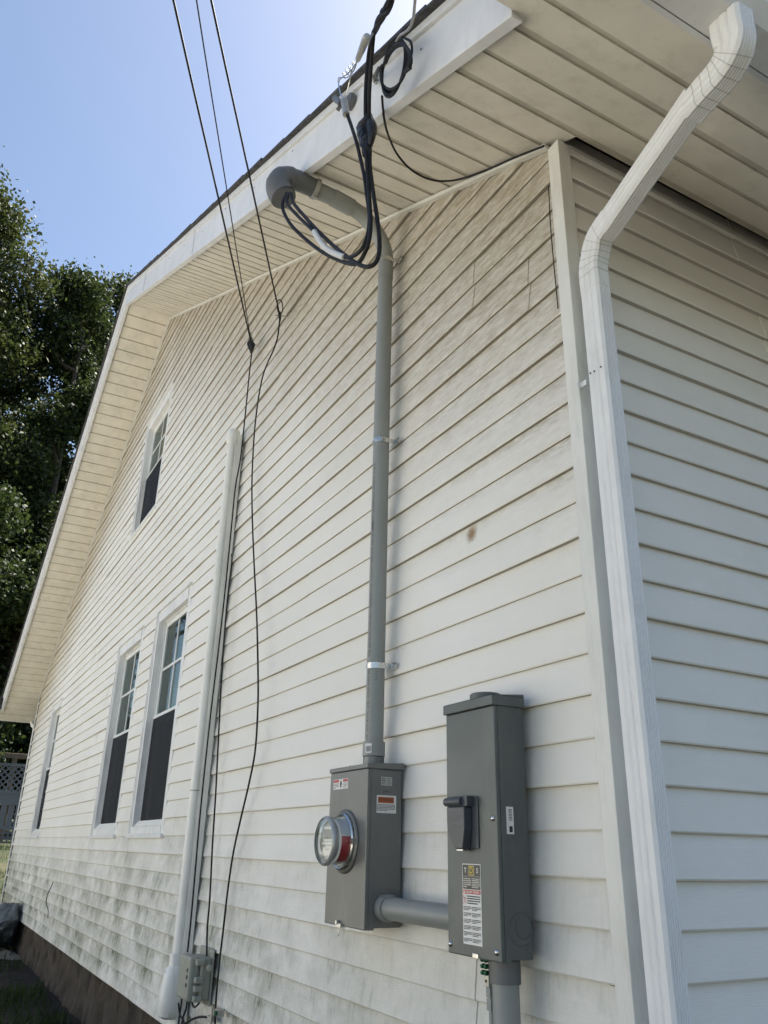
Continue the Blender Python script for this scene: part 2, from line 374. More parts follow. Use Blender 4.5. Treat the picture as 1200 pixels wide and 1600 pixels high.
HOLES = [(-4.865, -3.925, 1.285, 2.925), (-6.30, -5.32, 1.285, 2.925), (-10.50, -9.70, 1.285, 2.945), (-6.58, -5.56, 4.10, 5.44)]
def siding(L0, L1, place, holes, top, name, mat, strong=.014, weak=.009, seed=1):
    rnd = random.Random(seed); mb = MB(); k = 0
    while ZB + k * CO < top(None):
        z0 = ZB + k * CO; z1 = z0 + CO
        dep = strong if k % 2 == 0 else weak
        if k % 2 == 0:      # a new double panel: fresh seam positions
            seams = []; s = L0 + rnd.uniform(.6, 3.4)
            while s < L1: seams.append(s); s += 3.66 + rnd.uniform(-.3, .3)
        zs = sorted({z0, z0 + .004, z1, *[h[2] for h in holes if z0 + .004 < h[2] < z1], *[h[3] for h in holes if z0 + .004 < h[3] < z1]})
        def yy(z):
            if z <= z0 + 1e-6: return dep - .0025
            return dep * (1 - (z - z0 - .004) / (CO - .004)) if z > z0 + .004 else dep
        for za, zb in zip(zs[:-1], zs[1:]):
            lo0, hi0 = top(za, 0), top(za, 1); lo1, hi1 = top(zb, 0), top(zb, 1)
            if lo0 >= hi0: continue
            if lo1 > hi1: lo1 = hi1 = (lo0 + hi0) / 2
            cuts = [(h[0], h[1]) for h in holes if h[2] < (za + zb) / 2 < h[3]]
            marks = sorted({round(L0 + i * .35, 3) for i in range(int((L1 - L0) / .35) + 1)} | set(seams) | {c for q in cuts for c in q})
            a = [lo0] + [q for q in marks if max(lo0, lo1) + .01 < q < min(hi0, hi1) - .01] + [hi0]
            b = [lo1] + a[1:-1] + [hi1]
            for i in range(len(a) - 1):
                mid = (a[i] + a[i + 1]) / 2
                if any(c[0] < mid < c[1] for c in cuts): continue
                odd = sum(1 for q in seams if q < mid) % 2
                def off(q): 
                    return .0010 * math.sin(q * 3.1 + k // 2 * 1.7) + .0007 * math.sin(q * 7.3 + k * 2.1) + (.0030 if odd else 0)
                p = [place(a[i], yy(za) + off(a[i]), za), place(a[i + 1], yy(za) + off(a[i + 1]), za),
                     place(b[i + 1], yy(zb) + off(b[i + 1]), zb), place(b[i], yy(zb) + off(b[i]), zb)]
                mb.quad(*p)
                if za == z0:   # underside of the butt
                    mb.quad(place(a[i], -.004, za), place(a[i + 1], -.004, za), p[1], p[0])
                for q, j0, j1 in ((a[i], 0, 3), (a[i + 1], 1, 2)):       # cut ends beside a window or a seam
                    if any(abs(q - c) < 1e-6 for cc in cuts for c in cc) or any(abs(q - c) < 1e-6 for c in seams):
                        mb.quad(place(q, -.006, za), p[j0], p[j1], place(q, -.006, zb))
        k += 1
    return mb.build(name, mat, house, recalc=False)
def topA(z, side=None):
    if z is None: return ZP + .03
    if side == 0: return max(XL + .02, XP - (ZP + .03 - z) / SL)
    return min(-.045, XP + (ZP + .03 - z) / SL)
YR = .020      # recessed plane of the gable siding
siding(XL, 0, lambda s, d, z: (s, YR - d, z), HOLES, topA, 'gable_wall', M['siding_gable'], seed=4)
def topB(z, side=None):
    if z is None: return ZE + .02
    return .045 if side == 0 else DEPTH
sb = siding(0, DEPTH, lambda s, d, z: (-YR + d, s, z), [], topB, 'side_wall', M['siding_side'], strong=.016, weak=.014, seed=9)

# plain core and far walls behind the siding
core = MB().prism([(XL + .12, .30, .2), (-.12, .30, .2), (-.12, .30, ZE - .05), (XP, .30, ZP - .1), (XL + .12, .30, ZE - .05)], (0, DEPTH - .4, 0))
core.box(-.12, -.03, .02, DEPTH, .2, ZE - .02); core.box(XL + .0, XL + .1, .01, DEPTH, .2, ZE - .02)
core.build('inner_wall', M['interior'], house)
MB().box(XL + .005, -.02, DEPTH - .02, DEPTH + .02, .25, ZE).build('rear_wall', M['trim'], house)
fb = MB()
nx = 90
for i in range(nx):          # uneven parged stone face
    pass
def found_face(n_u, n_v, fn):
    g = MB(); vs = []; 
    for j in range(n_v + 1):
        for i in range(n_u + 1):
            vs.append(fn(i / n_u, j / n_v))
    g.add(vs, [(j * (n_u + 1) + i, j * (n_u + 1) + i + 1, (j + 1) * (n_u + 1) + i + 1, (j + 1) * (n_u + 1) + i) for j in range(n_v) for i in range(n_u)]); return g
from mathutils import noise as mnoise
def rock(p, s): return mnoise.fractal(Vector(p) * s, .9, 2.0, 4)
g = found_face(500, 14, lambda u, v: (XL + .05 + u * (-XL - .1), .055 + .034 * rock((u * 12, 0, v * .35 * .8), 7) - (1 - v) ** 2 * .03, -.15 + v * .50))
g2 = found_face(300, 10, lambda u, v: (-.055 - .014 * rock((9, u * 9, v * .35), 5), .05 + u * (DEPTH - .1), -.15 + v * .50))
for q in (g2,): g.add(q.v, q.f)
g.box(XL + .08, -.12, .12, DEPTH - .02, -.15, .345)
g.build('foundation', M['foundation'], house)

# corner posts
cp = MB()
def post(mb, xa, sgn):
    # L-shaped outside corner: two 5 cm faces with returns
    prof = [(0, 0), (-.050, 0), (-.050, .022), (-.044, .022), (-.044, .004), (-.004, .004), (-.004, .044), (-.022, .044), (-.022, .050), (0, .050)]
    mb.prism([(xa + sgn * a, b, .33) for a, b in prof], (0, 0, ZE - .33 + .0))
post(cp, 0, 1); cp.build('corner_post', M['trim'], house, bevel=.002)
cp = MB(); post(cp, XL, -1); cp.build('corner_post', M['trim'], house, bevel=.002)

# soffits: grooved vinyl panels that follow the rafters
def soffit_x(sgn, name):
    """profile along the slope, extruded from the rake edge to the wall (gable part) and along the eave"""
    mb = MB()
    def P(d, y, h):       # d = distance outward from the peak in x, h = depth of groove (up)
        x = XP + sgn * d; return (x, y, ZP - SL * d + h + .004)
    D = -XP + .606; step = .1345; d = .0; k = 0; prof = []
    d0 = (-XP + .051) % step
    prof.append((0, 0)); q = d0
    while q < D - .05:
        w = .030 if k % 2 == 0 else .020; h = .0065 if k % 2 == 0 else .005
        if sgn < 0: w = .012; h = .011
        prof += [(q, 0), (q + w * .12, h), (q + w * .88, h), (q + w, .0)]
        q += step; k += 1
    prof.append((D, 0))
    prof = sorted(prof + [(-XP + .3765, 0)], key=lambda q: q[0]) if not any(p0[0] < -XP + .3765 < p1[0] and (p0[1] or p1[1]) for p0, p1 in zip(prof[:-1], prof[1:])) else prof
    gr = MB()
    for (a, ha), (b, hb) in zip(prof[:-1], prof[1:]):
        yend = .03 if a < -XP - .02 else DEPTH; ys_ = -OV + .02 if a < -XP + .376 else -OV - .055
        (gr if ha or hb else mb).quad(P(a, ys_, ha), P(b, ys_, hb), P(b, yend, hb), P(a, yend, ha))
    so_ = mb.build(name, M['soffit'], house, recalc=False)
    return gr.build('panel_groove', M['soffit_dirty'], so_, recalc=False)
soffit_x(1, 'soffit'); soffit_x(-1, 'soffit')
# receiving trim where wall meets soffit
tr = MB()
for sgn in (1, -1):
    a = Vector((XP, .004, ZP - .002)); b = Vector((XP + sgn * (-XP - .051), .004, ZE + .051 * SL))
    for (y0, y1, h0, h1) in ((-.010, .012, -.004, -.022),):
        tr.prism([(a.x, y0, a.z + h0), (a.x, y1, a.z + h0), (a.x, y1, a.z + h1), (a.x, y0, a.z + h1)], b - a)
tr.box(-.026, .002, .051, DEPTH, ZE - .020, ZE - .002)
tr.build('soffit_channel', M['trim'], house)

# rake fascia, drip board, shingles
def rakes(sgn, xend):
    d1 = abs(xend - XP); f = MB()
    def bar(y0, y1, h0, h1, dd):
        return [(XP, y0, ZP + h0), (XP, y1, ZP + h0), (XP, y1, ZP + h1), (XP, y0, ZP + h1)], (sgn * dd, 0, -SL * dd)
    f.prism(*bar(-OV, -OV + .025, -.006, .195, d1)); f.prism(*bar(-OV - .001, -OV + .034, -.018, -.0062, d1))
    fo = f.build('fascia', M['fascia'], house, bevel=.002)
    MB().prism(*bar(-OV - .013, -OV + .02, .1955, .232, d1 + .01)).build('drip_edge', M['fascia'], house, bevel=.002)
    # seams and nails of the fascia cover
    for x in ((-3.09, -5.12) if sgn > 0 else (-9.2, -11.4)):
        z = rake(x); s = MB(); s.prism([(x, -OV - .0012, z - .004), (x + .008, -OV - .0012, z + .05), (x + .003, -OV - .0012, z + .12), (x + .008, -OV - .0012, z + .19), (x + .013, -OV - .0012, z + .19), (x + .008, -OV - .0012, z + .12), (x + .013, -OV - .0012, z + .05), (x + .005, -OV - .0012, z - .004)], (0, .001, 0)); s.build('fascia_seam', M['ink_grey'], house)
    for i in range(22):
        x = XP + sgn * (.3 + i * .28); z = rake(x) + .15 + random.uniform(-.02, .02)
        if abs(x - XP) < d1 and i % 2: MB().lathe([(0, -.003), (.004, -.002), (.004, .001)], (x, -OV, z), (0, 1, 0), 6).build('nail', M['ink_grey'], house)
rakes(1, .375); rakes(-1, -12.845)
def roof(sgn):
    mb = MB(); D = -XP + .655
    def P(d, y, h): return (XP + sgn * d, y, ZP - SL * d + h)
    n = int(D / .30); rnd = random.Random(3 + sgn)
    for i in range(n):           # courses of shingles, ragged along the rake edge
        a, b = i * D / n, (i + 1) * D / n; ya = -OV - .035 + rnd.uniform(-.003, .003)
        vs = [P(a, ya, .233), P(b, ya, .233), P(b, DEPTH + .5, .233), P(a, DEPTH + .5, .233), P(a, ya, .243), P(b, ya, .252), P(b, DEPTH + .5, .252), P(a, DEPTH + .5, .243)]
        mb.add(vs, [(0, 1, 2, 3), (7, 6, 5, 4), (0, 4, 5, 1), (1, 5, 6, 2), (2, 6, 7, 3), (3, 7, 4, 0)])
    o = mb.build('roof', M['shingle'], house)
    d = MB().prism([P(0, -OV + .03, .19), P(0, DEPTH + .45, .19), P(0, DEPTH + .45, .23), P(0, -OV + .03, .23)], (sgn * (D - .06), 0, -SL * (D - .06)))
    d.build('roof_deck', M['fence_wood'], house)
roof(1); roof(-1)

# eave: sub-fascia and K-style gutter on both sides
def gutter(sgn):
    def X(x): return x if sgn > 0 else XL - x
    z = 3.018
    MB().prism([(X(.378), -OV - .056, rake(XP + abs(X(.378) - XP)) + .002), (X(.618), -OV - .056, 3.017), (X(.618), -OV - .056, 3.22), (X(.378), -OV - .056, 3.34)], (0, -.012, 0)).build('eave_return', M['fascia'], house)
    MB().box(min(X(.6065), X(.6185)), max(X(.6065), X(.6185)), -OV - .055, DEPTH, 3.018, 3.20).build('eave_fascia', M['fascia'], house)
    prof = [(.577, .135), (.577, 0), (.655, 0), (.690, .035), (.690, .060), (.702, .085), (.702, .135), (.692, .135), (.692, .128), (.697, .128), (.697, .088), (.685, .062), (.685, .037), (.653, .005), (.582, .005), (.582, .135)]
    prof = [(a + .045, b) for a, b in prof]
    g = MB().prism([(X(a), -OV - .05, z + b) for a, b in prof], (0, DEPTH + OV + .05, 0))
    for y in (-OV - .05, DEPTH - .002): g.prism([(X(a), y, z + b) for a, b in prof[:7]], (0, .002, 0))
    return g.build('gutter', M['downspout'], house)
gutter(1); gutter(-1)

# downspouts
def spout_profile(D, Wd, rib=.0032):
    """rounded rectangle with corrugations on its two broad faces; a = depth direction, b = width direction"""
    pts = []; a, b = D / 2, Wd / 2; r = .007
    def side(p, q, n, ribs):
        out = []; L = (q[0] - p[0], q[1] - p[1]); ln = math.hypot(*L); nx_, ny_ = L[1] / ln, -L[0] / ln
        for i in range(n + 1):
            t = i / n; h = 0
            if ribs: h = -rib * abs(math.cos(math.pi * t * ribs)) ** 14 if .08 < t < .92 else 0
            out.append((p[0] + L[0] * t + nx_ * h, p[1] + L[1] * t + ny_ * h))
        return out
    pts += side((-a + r, -b), (a - r, -b), 30, 3)
    pts += side((a, -b + r), (a, b - r), 48, 6)
    pts += side((a - r, b), (-a + r, b), 20, 3)
    pts += side((-a, b - r), (-a, -b + r), 32, 5)
    return pts
ds = thing('x', (0, 0, 0), None, None); bpy.data.objects.remove(ds)
xs, ys = .067, .030
top_c = Vector((.648, -.065, 3.0))
pr = spout_profile(.073, .054)
def spout_side(pts, side, name, parent, prof=pr): return MB().sweep(pts, prof, side).build(name, M['downspout'], parent, smooth=True)
B0 = Vector((xs, ys, 2.76)); E0 = Vector((xs + .012, ys - .002, 2.835)); E1 = Vector((.105, .024, 2.868))
G1 = Vector((.560, -.047, 2.925)); G0 = Vector((.630, -.060, 2.955)); G2 = Vector((.650, -.065, 3.0))
vert = MB().sweep([(xs, ys, -.02 + .16), (xs, ys, 2.77)], pr, (1, 0, 0)).build('downspout', M['downspout'], house, smooth=True)
def elbow(pts, name, sc, flare=0):
    """crimped elbow: rings pinch along the bend"""
    P = smooth_path(pts, 8); mb = MB(); n = len(pr); vs = []
    T = [((P[min(i + 1, len(P) - 1)] - P[max(i - 1, 0)]).normalized()) for i in range(len(P))]
    rings = []
    for i, (p, t) in enumerate(zip(P, T)):
        b = Vector((0, 1, 0)); b = (b - t * b.dot(t)).normalized(); a = t.cross(b) * -1
        k = sc * (1 + flare * i / len(P))
        if name == 'elbow' and 6 <= i <= 26 and i % 4 == 2: rings.append([p + a * q[0] * k * 1.012 + b * q[1] * k * 1.012 for q in pr] )
        vs += [p + a * q[0] * k + b * q[1] * k for q in pr]
    mb.add(vs, [(i * n + k, i * n + (k + 1) % n, (i + 1) * n + (k + 1) % n, (i + 1) * n + k) for i in range(len(P) - 1) for k in range(n)])
    mb.f += [tuple(range(n - 1, -1, -1)), tuple((len(P) - 1) * n + k for k in range(n))]
    o = mb.build(name, M['downspout'], vert, smooth=True)
    for r_ in rings: MB().tube(r_ + [r_[0]], .0009, 5, caps=False).build('crimp', M['crimp'], o)
    return o
elbow([(xs, ys, 2.70), (xs, ys, 2.77), (xs + .012, ys - .001, 2.815), (.112, .022, 2.856), (.175, .013, 2.872)], 'elbow', 1.035)
elbow([(.150, .017, 2.864), (.30, -.007, 2.895), (.44, -.028, 2.922), (.53, -.042, 2.94)], 'slanted_pipe', 1.0)
gp_ = [at(1080, 172, 1, -.040), at(1103, 145, 1, -.048), at(1128, 117, 1, -.054), at(1143, 92, 1, -.060), at(1148, 70, 1, -.068), at(1144, 50, 1, -.078), at(1144, 50, 1, -.078) + Vector((.004, -.004, .035))]
elbow(gp_, 'elbow', 1.035, .12)
st = MB().box(-.004, .034, ys - .045, ys - .028, 1.52 + 0, 1.55).box(.030, .106, ys - .0300, ys - .0285, 1.52, 1.55)
stz = at(915, 597, 0, .03).z
st = MB().box(.012, .032, ys - .034, ys - .0325, stz - .008, stz + .008).box(.0105, .012, ys - .046, ys - .0325, stz - .007, stz + .009)
st.build('strap', M['downspout'], vert)
scr = MB()
for x, z in ((.06, stz + .02), (.045, stz + .022), (.085, stz + .02)): scr.lathe([(0, -.003), (.003, -.002), (.003, .001)], (x, ys - .027, z), (0, 1, 0), 8)
scr.build('screw', M['ink_grey'], vert)
far = MB().sweep([(XL - xs, ys, .14), (XL - xs, ys, 2.80), (XL - .14, ys, 2.90), (XL - .5, ys, 2.97), (XL - .62, ys, 3.03)], [(-a * -1, b) for a, b in spout_profile(.06, .05)], (1, 0, 0)).build('downspout', M['downspout'], house, smooth=True)

# ---------------------------------------------------------------- windows
def window(h, grid=True):
    x0, x1, z0, z1 = h; yb = .10
    jc = MB()
    # J-channel round the opening and the capped casing inside it, both back from the siding face
    t = .012
    jc.box(x0, x0 + t, .002, .030, z0, z1).box(x1 - t, x1, .013, .036, z0, z1).box(x0 + t, x1 - t, .000, .030, z1 - t, z1)
    jc.box(x0 - .01, x1 + .01, -.006, .03, z0 - .026, z0)
    fr = jc.build('window', M['window_white'], house, bevel=.0015)
    c = MB(); w = .085
    a0, a1, b0, b1 = x0 + t, x1 - t, z0 + .0005, z1 - t
    c.box(a0, a0 + w, .014, .05, b0, b1).box(a1 - w, a1, .020, .05, b0, b1).box(a0 + w, a1 - w, .014, .05, b1 - w, b1)
    c.box(a0, a0 + .014, .008, .0138, b0, b1 - .0).box(a0 + w - .012, a0 + w, .006, .0138, b0 + .05, b1 - w)
    c.box(a0 + w, a1 - w, .014, .05, b0, b0 + .05)
    c.build('casing', M['casing'], fr, bevel=.002)
    a0 += w; a1 -= w; b1 -= w; b0 += .05
    # jamb box
    j = MB(); j.box(a0 - .002, a0 + .012, .0502, .16, b0, b1).box(a1 - .012, a1 + .002, .0502, .16, b0, b1).box(a0 + .012, a1 - .012, .0502, .16, b1 - .012, b1).box(a0 + .012, a1 - .012, .0502, .16, b0, b0 + .02)
    j.build('jamb', M['window_white'], fr)
    s = MB()
    for i in range(3): s.box(a0 + .004, a1 - .004, .020 + i * .010, .030 + i * .011, b0 + .0005, b0 + .014 + i * .012)
    s.build('sill', M['window_white'], fr, bevel=.002)
    a0 += .012; a1 -= .012; b1 -= .012; b0 += .02
    mid = b0 + (b1 - b0) * .50
    def sash(y, c0, c1, name):
        g = MB(); q = .038
        g.box(a0, a0 + q, y, y + .028, c0, c1).box(a1 - q, a1, y, y + .028, c0, c1).box(a0 + q, a1 - q, y, y + .028, c0, c0 + q).box(a0 + q, a1 - q, y, y + .028, c1 - q, c1)
        return g.build(name, M['window_white'], fr, bevel=.0015), (a0 + q, a1 - q, c0 + q, c1 - q)
    up, u = sash(.062, mid - .015, b1, 'upper_sash')
    gl = MB().box(u[0], u[1], .073, .077, u[2], u[3]).build('glass', M['glass'], fr)
    mu = MB(); xm = (u[0] + u[1]) / 2; zm = (u[2] + u[3]) / 2
    mu.box(xm - .009, xm + .009, .066, .0725, u[2], u[3]).box(u[0], xm - .0092, .066, .0725, zm - .009, zm + .009).box(xm + .0092, u[1], .066, .0725, zm - .009, zm + .009)
    mu.build('muntin', M['window_white'], fr)
    lo, l = sash(.092, b0, mid + .012, 'lower_sash')
    MB().box(l[0], l[1], .103, .107, l[2], l[3]).build('glass', M['glass'], fr)
    sc_ = MB().box(a0, a1, .0560, .0566, b0, mid - .004).build('insect_screen', M['screen'], fr)
    sf = MB().box(a0, a1, .052, .0615, mid - .004, mid + .014); sf.build('screen_rail', M['window_white'], fr)
    # curtain in folds and the dark room behind
    cu = MB(); n = 60; prev = None
    for i in range(n + 1):
        x = a0 + (a1 - a0) * i / n; y = .165 + .018 * math.sin(i * .9) + .008 * math.sin(i * 2.3 + 1)
        if prev and not (.42 < i / n < .50): cu.quad((prev[0], prev[1], b0), (x, y, b0), (x, y, b1), (prev[0], prev[1], b1))
        prev = (x, y)
    cu.build('curtain', M['curtain'], fr, recalc=False)
    MB().box(a0 - .1, a1 + .1, .215, .22, b0 - .1, b1 + .1).build('room', M['interior'], fr)
    return fr
w1 = window(HOLES[0]); w2 = window(HOLES[1]); w3 = window(HOLES[2]); w4 = window(HOLES[3])
w4['label'] = 'small upstairs window high in the gable'

# ================================================================ ELECTRICAL EQUIPMENT
CX, CY = -1.055, -.052        # axis of the grey service conduit
PR = .0318
# ---- service conduit
sc_ = thing('service_conduit', (CX, 0, 1.47), 'long grey plastic service conduit rising from the meter box to a weatherhead under the soffit', 'conduit')
zt = 3.60
MB().tube([(CX, CY, 1.50), (CX, CY, 3.60)], PR, 28).build('pipe', M['pvc_grey'], sc_, smooth=True)
MB().tube([(CX, CY, 3.50), (CX, CY, 3.585)], PR + .0015, 28).build('coupling', M['pvc_grey'], sc_, smooth=True)
bend = smooth_path([(CX, CY, 3.57), (CX, CY, 3.62), (CX, CY - .014, 3.678), (CX, CY - .052, 3.742), (CX, CY - .115, 3.795), (CX, CY - .19, 3.822), (CX, CY - .28, 3.832)], 6)
MB().tube(bend, PR + .001, 28).build('bent_pipe', M['pvc_grey'], sc_, smooth=True)
MB().tube([(CX, CY - .175, 3.818), (CX, CY - .27, 3.831)], PR + .006, 28).build('coupling', M['pvc_grey'], sc_, smooth=True)
MB().tube([(CX, CY - .271, 3.831), (CX, CY - .37, 3.840)], PR + .003, 28).build('pipe', M['pvc_grey'], sc_, smooth=True)
# weatherhead: a bulbous hood that turns down
wh = MB(); pth = [(CX, CY - .355, 3.838), (CX, CY - .41, 3.843), (CX, CY - .455, 3.842), (CX, CY - .495, 3.825), (CX, CY - .515, 3.790), (CX, CY - .512, 3.750), (CX + .01, CY - .495, 3.712)]
wh.tube(smooth_path(pth, 5), [.040] * 6 + [.043] * 5 + [.048] * 5 + [.052] * 5 + [.055] * 5 + [.055] * 5, 28, caps=True)
hd = wh.build('weatherhead', M['pvc_dark'], sc_, smooth=True)
MB().lathe([(0, 0), (.052, 0), (.052, -.004), (0, -.004)], (CX + .010, CY - .4935, 3.7095), (-.25, -.40, 1), 24).build('cable_insert', M['pvc_dark'], hd)
rg = MB(); rg.tube([(CX, CY - .343, 3.837), (CX, CY - .361, 3.839)], .046, 28)
rg.box(CX - .006, CX + .010, CY - .361, CY - .343, 3.785, 3.80).build('clamp_ring', M['alu'], hd, smooth=True, bevel=.001)
def pipe_strap(z, flip=False):
    s = MB()
    n = 18; r0, r1 = PR + .0006, PR + .0024
    for (za, zb, bulge) in ((z - .010, z - .003, 0), (z - .003, z + .003, .0016), (z + .003, z + .010, 0)):
        ring = []
        for k in range(n + 1):
            a = math.pi + math.pi * k / n
            ring.append((math.cos(a), math.sin(a)))
        vs = []
        for (cx_, sy_) in ring:
            for r in (r0, r1 + bulge): 
                for zz in (za, zb): vs.append((CX + cx_ * r, CY + sy_ * r, zz))
        fs = []
        for k in range(n):
            o = k * 4; p = o + 4
            fs += [(o, o + 1, p + 1, p), (o + 2, p + 2, p + 3, o + 3), (o, p, p + 2, o + 2), (o + 1, o + 3, p + 3, p + 1)]
        s.add(vs, fs)
    s.box(CX + r0, CX + r1, CY, -.006, z - .010, z + .010); s.box(CX - r1, CX - r0, CY, -.006, z - .010, z + .010)
    s.box(CX + r1, CX + r1 + .030, -.0085, -.006, z - .010, z + .010); s.box(CX - r1 - .0005, CX - r1, -.0085, -.006, z - .010, z + .010)
    o = s.build('strap', M['zinc'], sc_, bevel=.0005)
    MB().lathe([(0, -.006), (.004, -.0058), (.006, -.003), (.0062, 0)], (CX + r1 + .017, -.0085, z), (0, 1, 0), 10).build('screw', M['zinc'], o, smooth=True)
for z in (3.592, 2.700, 1.812): pipe_strap(z)
# printed line on the pipe
nrm = Vector((.25, -.968, 0)).normalized()
pt = Vector((CX, CY, 0)) + nrm * (PR + .0004)
rgt = Vector((0, 0, 1)); upv = rgt.cross(nrm) * -1
upv = nrm.cross(rgt)
for s_, zc, al in (('CONDUIT  SCH 40 PVC  2 IN  COND AWG 90C', 1.66, 'CENTER'), ('FOR ABOVEGROUND AND UNDERGROUND SUNLIGHT RESISTANT  MAX 90 C WIRE', 2.10, 'CENTER'), ('RIGID PVC NONMETALLIC CONDUIT  M 24 02', 2.46, 'CENTER')):
    t = text_mb(s_, .0135, pt + Vector((0, 0, zc)), rgt, upv, 'pipe_printing', M['ink'], sc_)
nr2 = Vector((.93, -.36, 0)).normalized(); pt2 = Vector((CX, CY, 0)) + nr2 * (PR + .0004)
text_mb('MA 24', .012, pt2 + Vector((0, 0, 1.775)), Vector((0, 0, 1)), nr2.cross(Vector((0, 0, 1))), 'pipe_marking', M['ink_grey'], sc_)
# adapter into the meter box
ad = MB().tube([(CX, CY, 1.508), (CX, CY, 1.556)], PR + .006, 28).build('adapter', M['pvc_grey'], sc_, smooth=True, bevel=.001)
MB().lathe([(PR + .002, 0), (PR + .004, .001), (PR + .004, .034), (PR + .002, .036)], (CX, CY, 1.4715), (0, 0, 1), 28).build('threaded_hub', M['meter_paint'], sc_, smooth=True)
bl = MB(); nb = Vector((.55, -.835, 0)); bo = Vector((CX, CY, 1.532)) + nb * (PR + .0066); br_ = Vector((0, 0, 1)).cross(nb) * 1
bl.add([bo + br_ * a + Vector((0, 0, b)) for a, b in ((-.012, -.015), (.012, -.015), (.012, .015), (-.012, .015))], [(0, 1, 2, 3)])
lb = bl.build('barcode_sticker', M['label_white'], sc_)
bb = MB()
rnd = random.Random(2); a = -.009
while a < .009:
    w = rnd.choice((.0006, .0012)); p = bo + nb * .0004
    bb.add([p + br_ * a + Vector((0, 0, -.011)), p + br_ * (a + w) + Vector((0, 0, -.011)), p + br_ * (a + w) + Vector((0, 0, .007)), p + br_ * a + Vector((0, 0, .007))], [(0, 1, 2, 3)]); a += w + rnd.choice((.0007, .0014))
bb.build('barcode', M['ink'], lb, recalc=False)

# ---- meter box
mx0, mx1, mz0, mz1, md_ = -1.222, -.945, 1.000, 1.472, -.130
mbx = thing('meter_box', ((mx0 + mx1) / 2, 0, mz0), 'light grey steel meter box with round glass electric meter on its front', 'meter box')
b = MB().box(mx0 + .003, mx1 - .003, md_ + .014, -.003, mz0 + .003, mz1 - .012); body = b.build('body', M['meter_paint'], mbx, bevel=.003)
cv = MB().box(mx0, mx1 + .0, md_, md_ + .0138, mz0 - .002, mz1 - .0125); cover = cv.build('cover', M['meter_paint'], mbx, bevel=.003)
MB().box(mx1 - .0028, mx1 - .0005, md_ + .0139, md_ + .034, mz0 - .002, mz1 - .0125).build('cover_flange', M['meter_paint'], mbx)
MB().prism([(mx0 - .003, .003, mz1 - .012), (mx0 - .003, md_ - .004, mz1 - .012), (mx0 - .003, md_ - .004, mz1 + .002), (mx0 - .003, -.0, mz1 + .010)], (mx1 - mx0 + .007, 0, 0)).build('lid', M['meter_paint'], mbx, bevel=.002)
for x, y in ((mx0 + .06, -.07), (mx0 + .085, -.10), (mx0 + .04, -.06), (mx1 - .02, -.03), (CX + .055, -.045), (CX - .06, -.03)):
    MB().lathe([(.0055, -.002), (.0055, .004), (.003, .0055), (0, .006)], (x, y, mz1 + .006), (0, 0, 1), 8).build('bolt', M['zinc'], mbx, smooth=True)
mcx, mcz = -1.092, 1.243
MB().lathe([(.096, 0.0), (.0965, -.004), (.093, -.008), (.087, -.009), (.083, -.006), (.078, -.003)], (mcx, md_, mcz), (0, 1, 0), 56).build('raised_ring', M['meter_paint'], mbx, smooth=True)
mt_ = MB().lathe([(.085, -.002), (.0855, -.015), (.081, -.019), (.077, -.017), (.076, -.004)], (mcx, md_, mcz), (0, 1, 0), 56)
mt_.box(mcx + .080, mcx + .094, md_ - .022, md_ - .004, mcz - .008, mcz + .008)
meter = mt_.build('electric_meter', M['zinc'], mbx, smooth=True)
MB().lathe([(0, -.002), (.075, -.002), (.075, -.010), (.0665, -.013), (.0665, -.046), (.060, -.050), (0, -.050)], (mcx, md_, mcz), (0, 1, 0), 48).build('meter_base', M['meter_inner'], meter, smooth=True)
MB().lathe([(.0735, -.008), (.0715, -.040), (.0715, -.060), (.072, -.067), (.069, -.074), (.062, -.077), (0, -.078)], (mcx, md_, mcz), (0, 1, 0), 56).build('glass_cover', M['meter_glass'], meter, smooth=True)
MB().lathe([(.0722, -.063), (.0738, -.065), (.0742, -.071), (.071, -.0765), (.067, -.0785), (.0668, -.0775), (.070, -.0745), (.0722, -.069)], (mcx, md_, mcz), (0, 1, 0), 56).build('rim', M['label_silver'], meter, smooth=True)
# dial face: grey plate with triangular nameplate and lcd
dy = md_ - .060
MB().lathe([(0, 0), (.060, 0), (.060, .010), (0, .010)], (mcx, dy, mcz), (0, 1, 0), 40).build('dial', M['label_silver'], meter, smooth=True)
pl = MB().prism([(mcx - .045, dy - .001, mcz - .004), (mcx + .045, dy - .001, mcz - .004), (mcx + .014, dy - .001, mcz - .055), (mcx - .014, dy - .001, mcz - .055)], (0, -.002, 0)); pl.build('nameplate', M['label_white'], meter)
MB().box(mcx - .022, mcx + .040, dy - .006, dy - .001, mcz + .006, mcz + .034).build('display', M['handle'], meter, bevel=.001)
MB().box(mcx - .030, mcx + .042, dy - .003, dy - .0005, mcz - .002, mcz + .042).build('faceplate', M['label_white'], meter, bevel=.002)
text_mb('KILOWATTHOURS', .0085, (mcx, dy - .0036, mcz - .014), (1, 0, 0), (0, 0, 1), 'nameplate_print', M['ink'], meter)
text_mb('240V 3W', .0075, (mcx, dy - .0036, mcz - .026), (1, 0, 0), (0, 0, 1), 'nameplate_print', M['ink_grey'], meter)
text_mb('60 Hz', .0065, (mcx, dy - .0036, mcz - .045), (1, 0, 0), (0, 0, 1), 'nameplate_print', M['ink_grey'], meter)
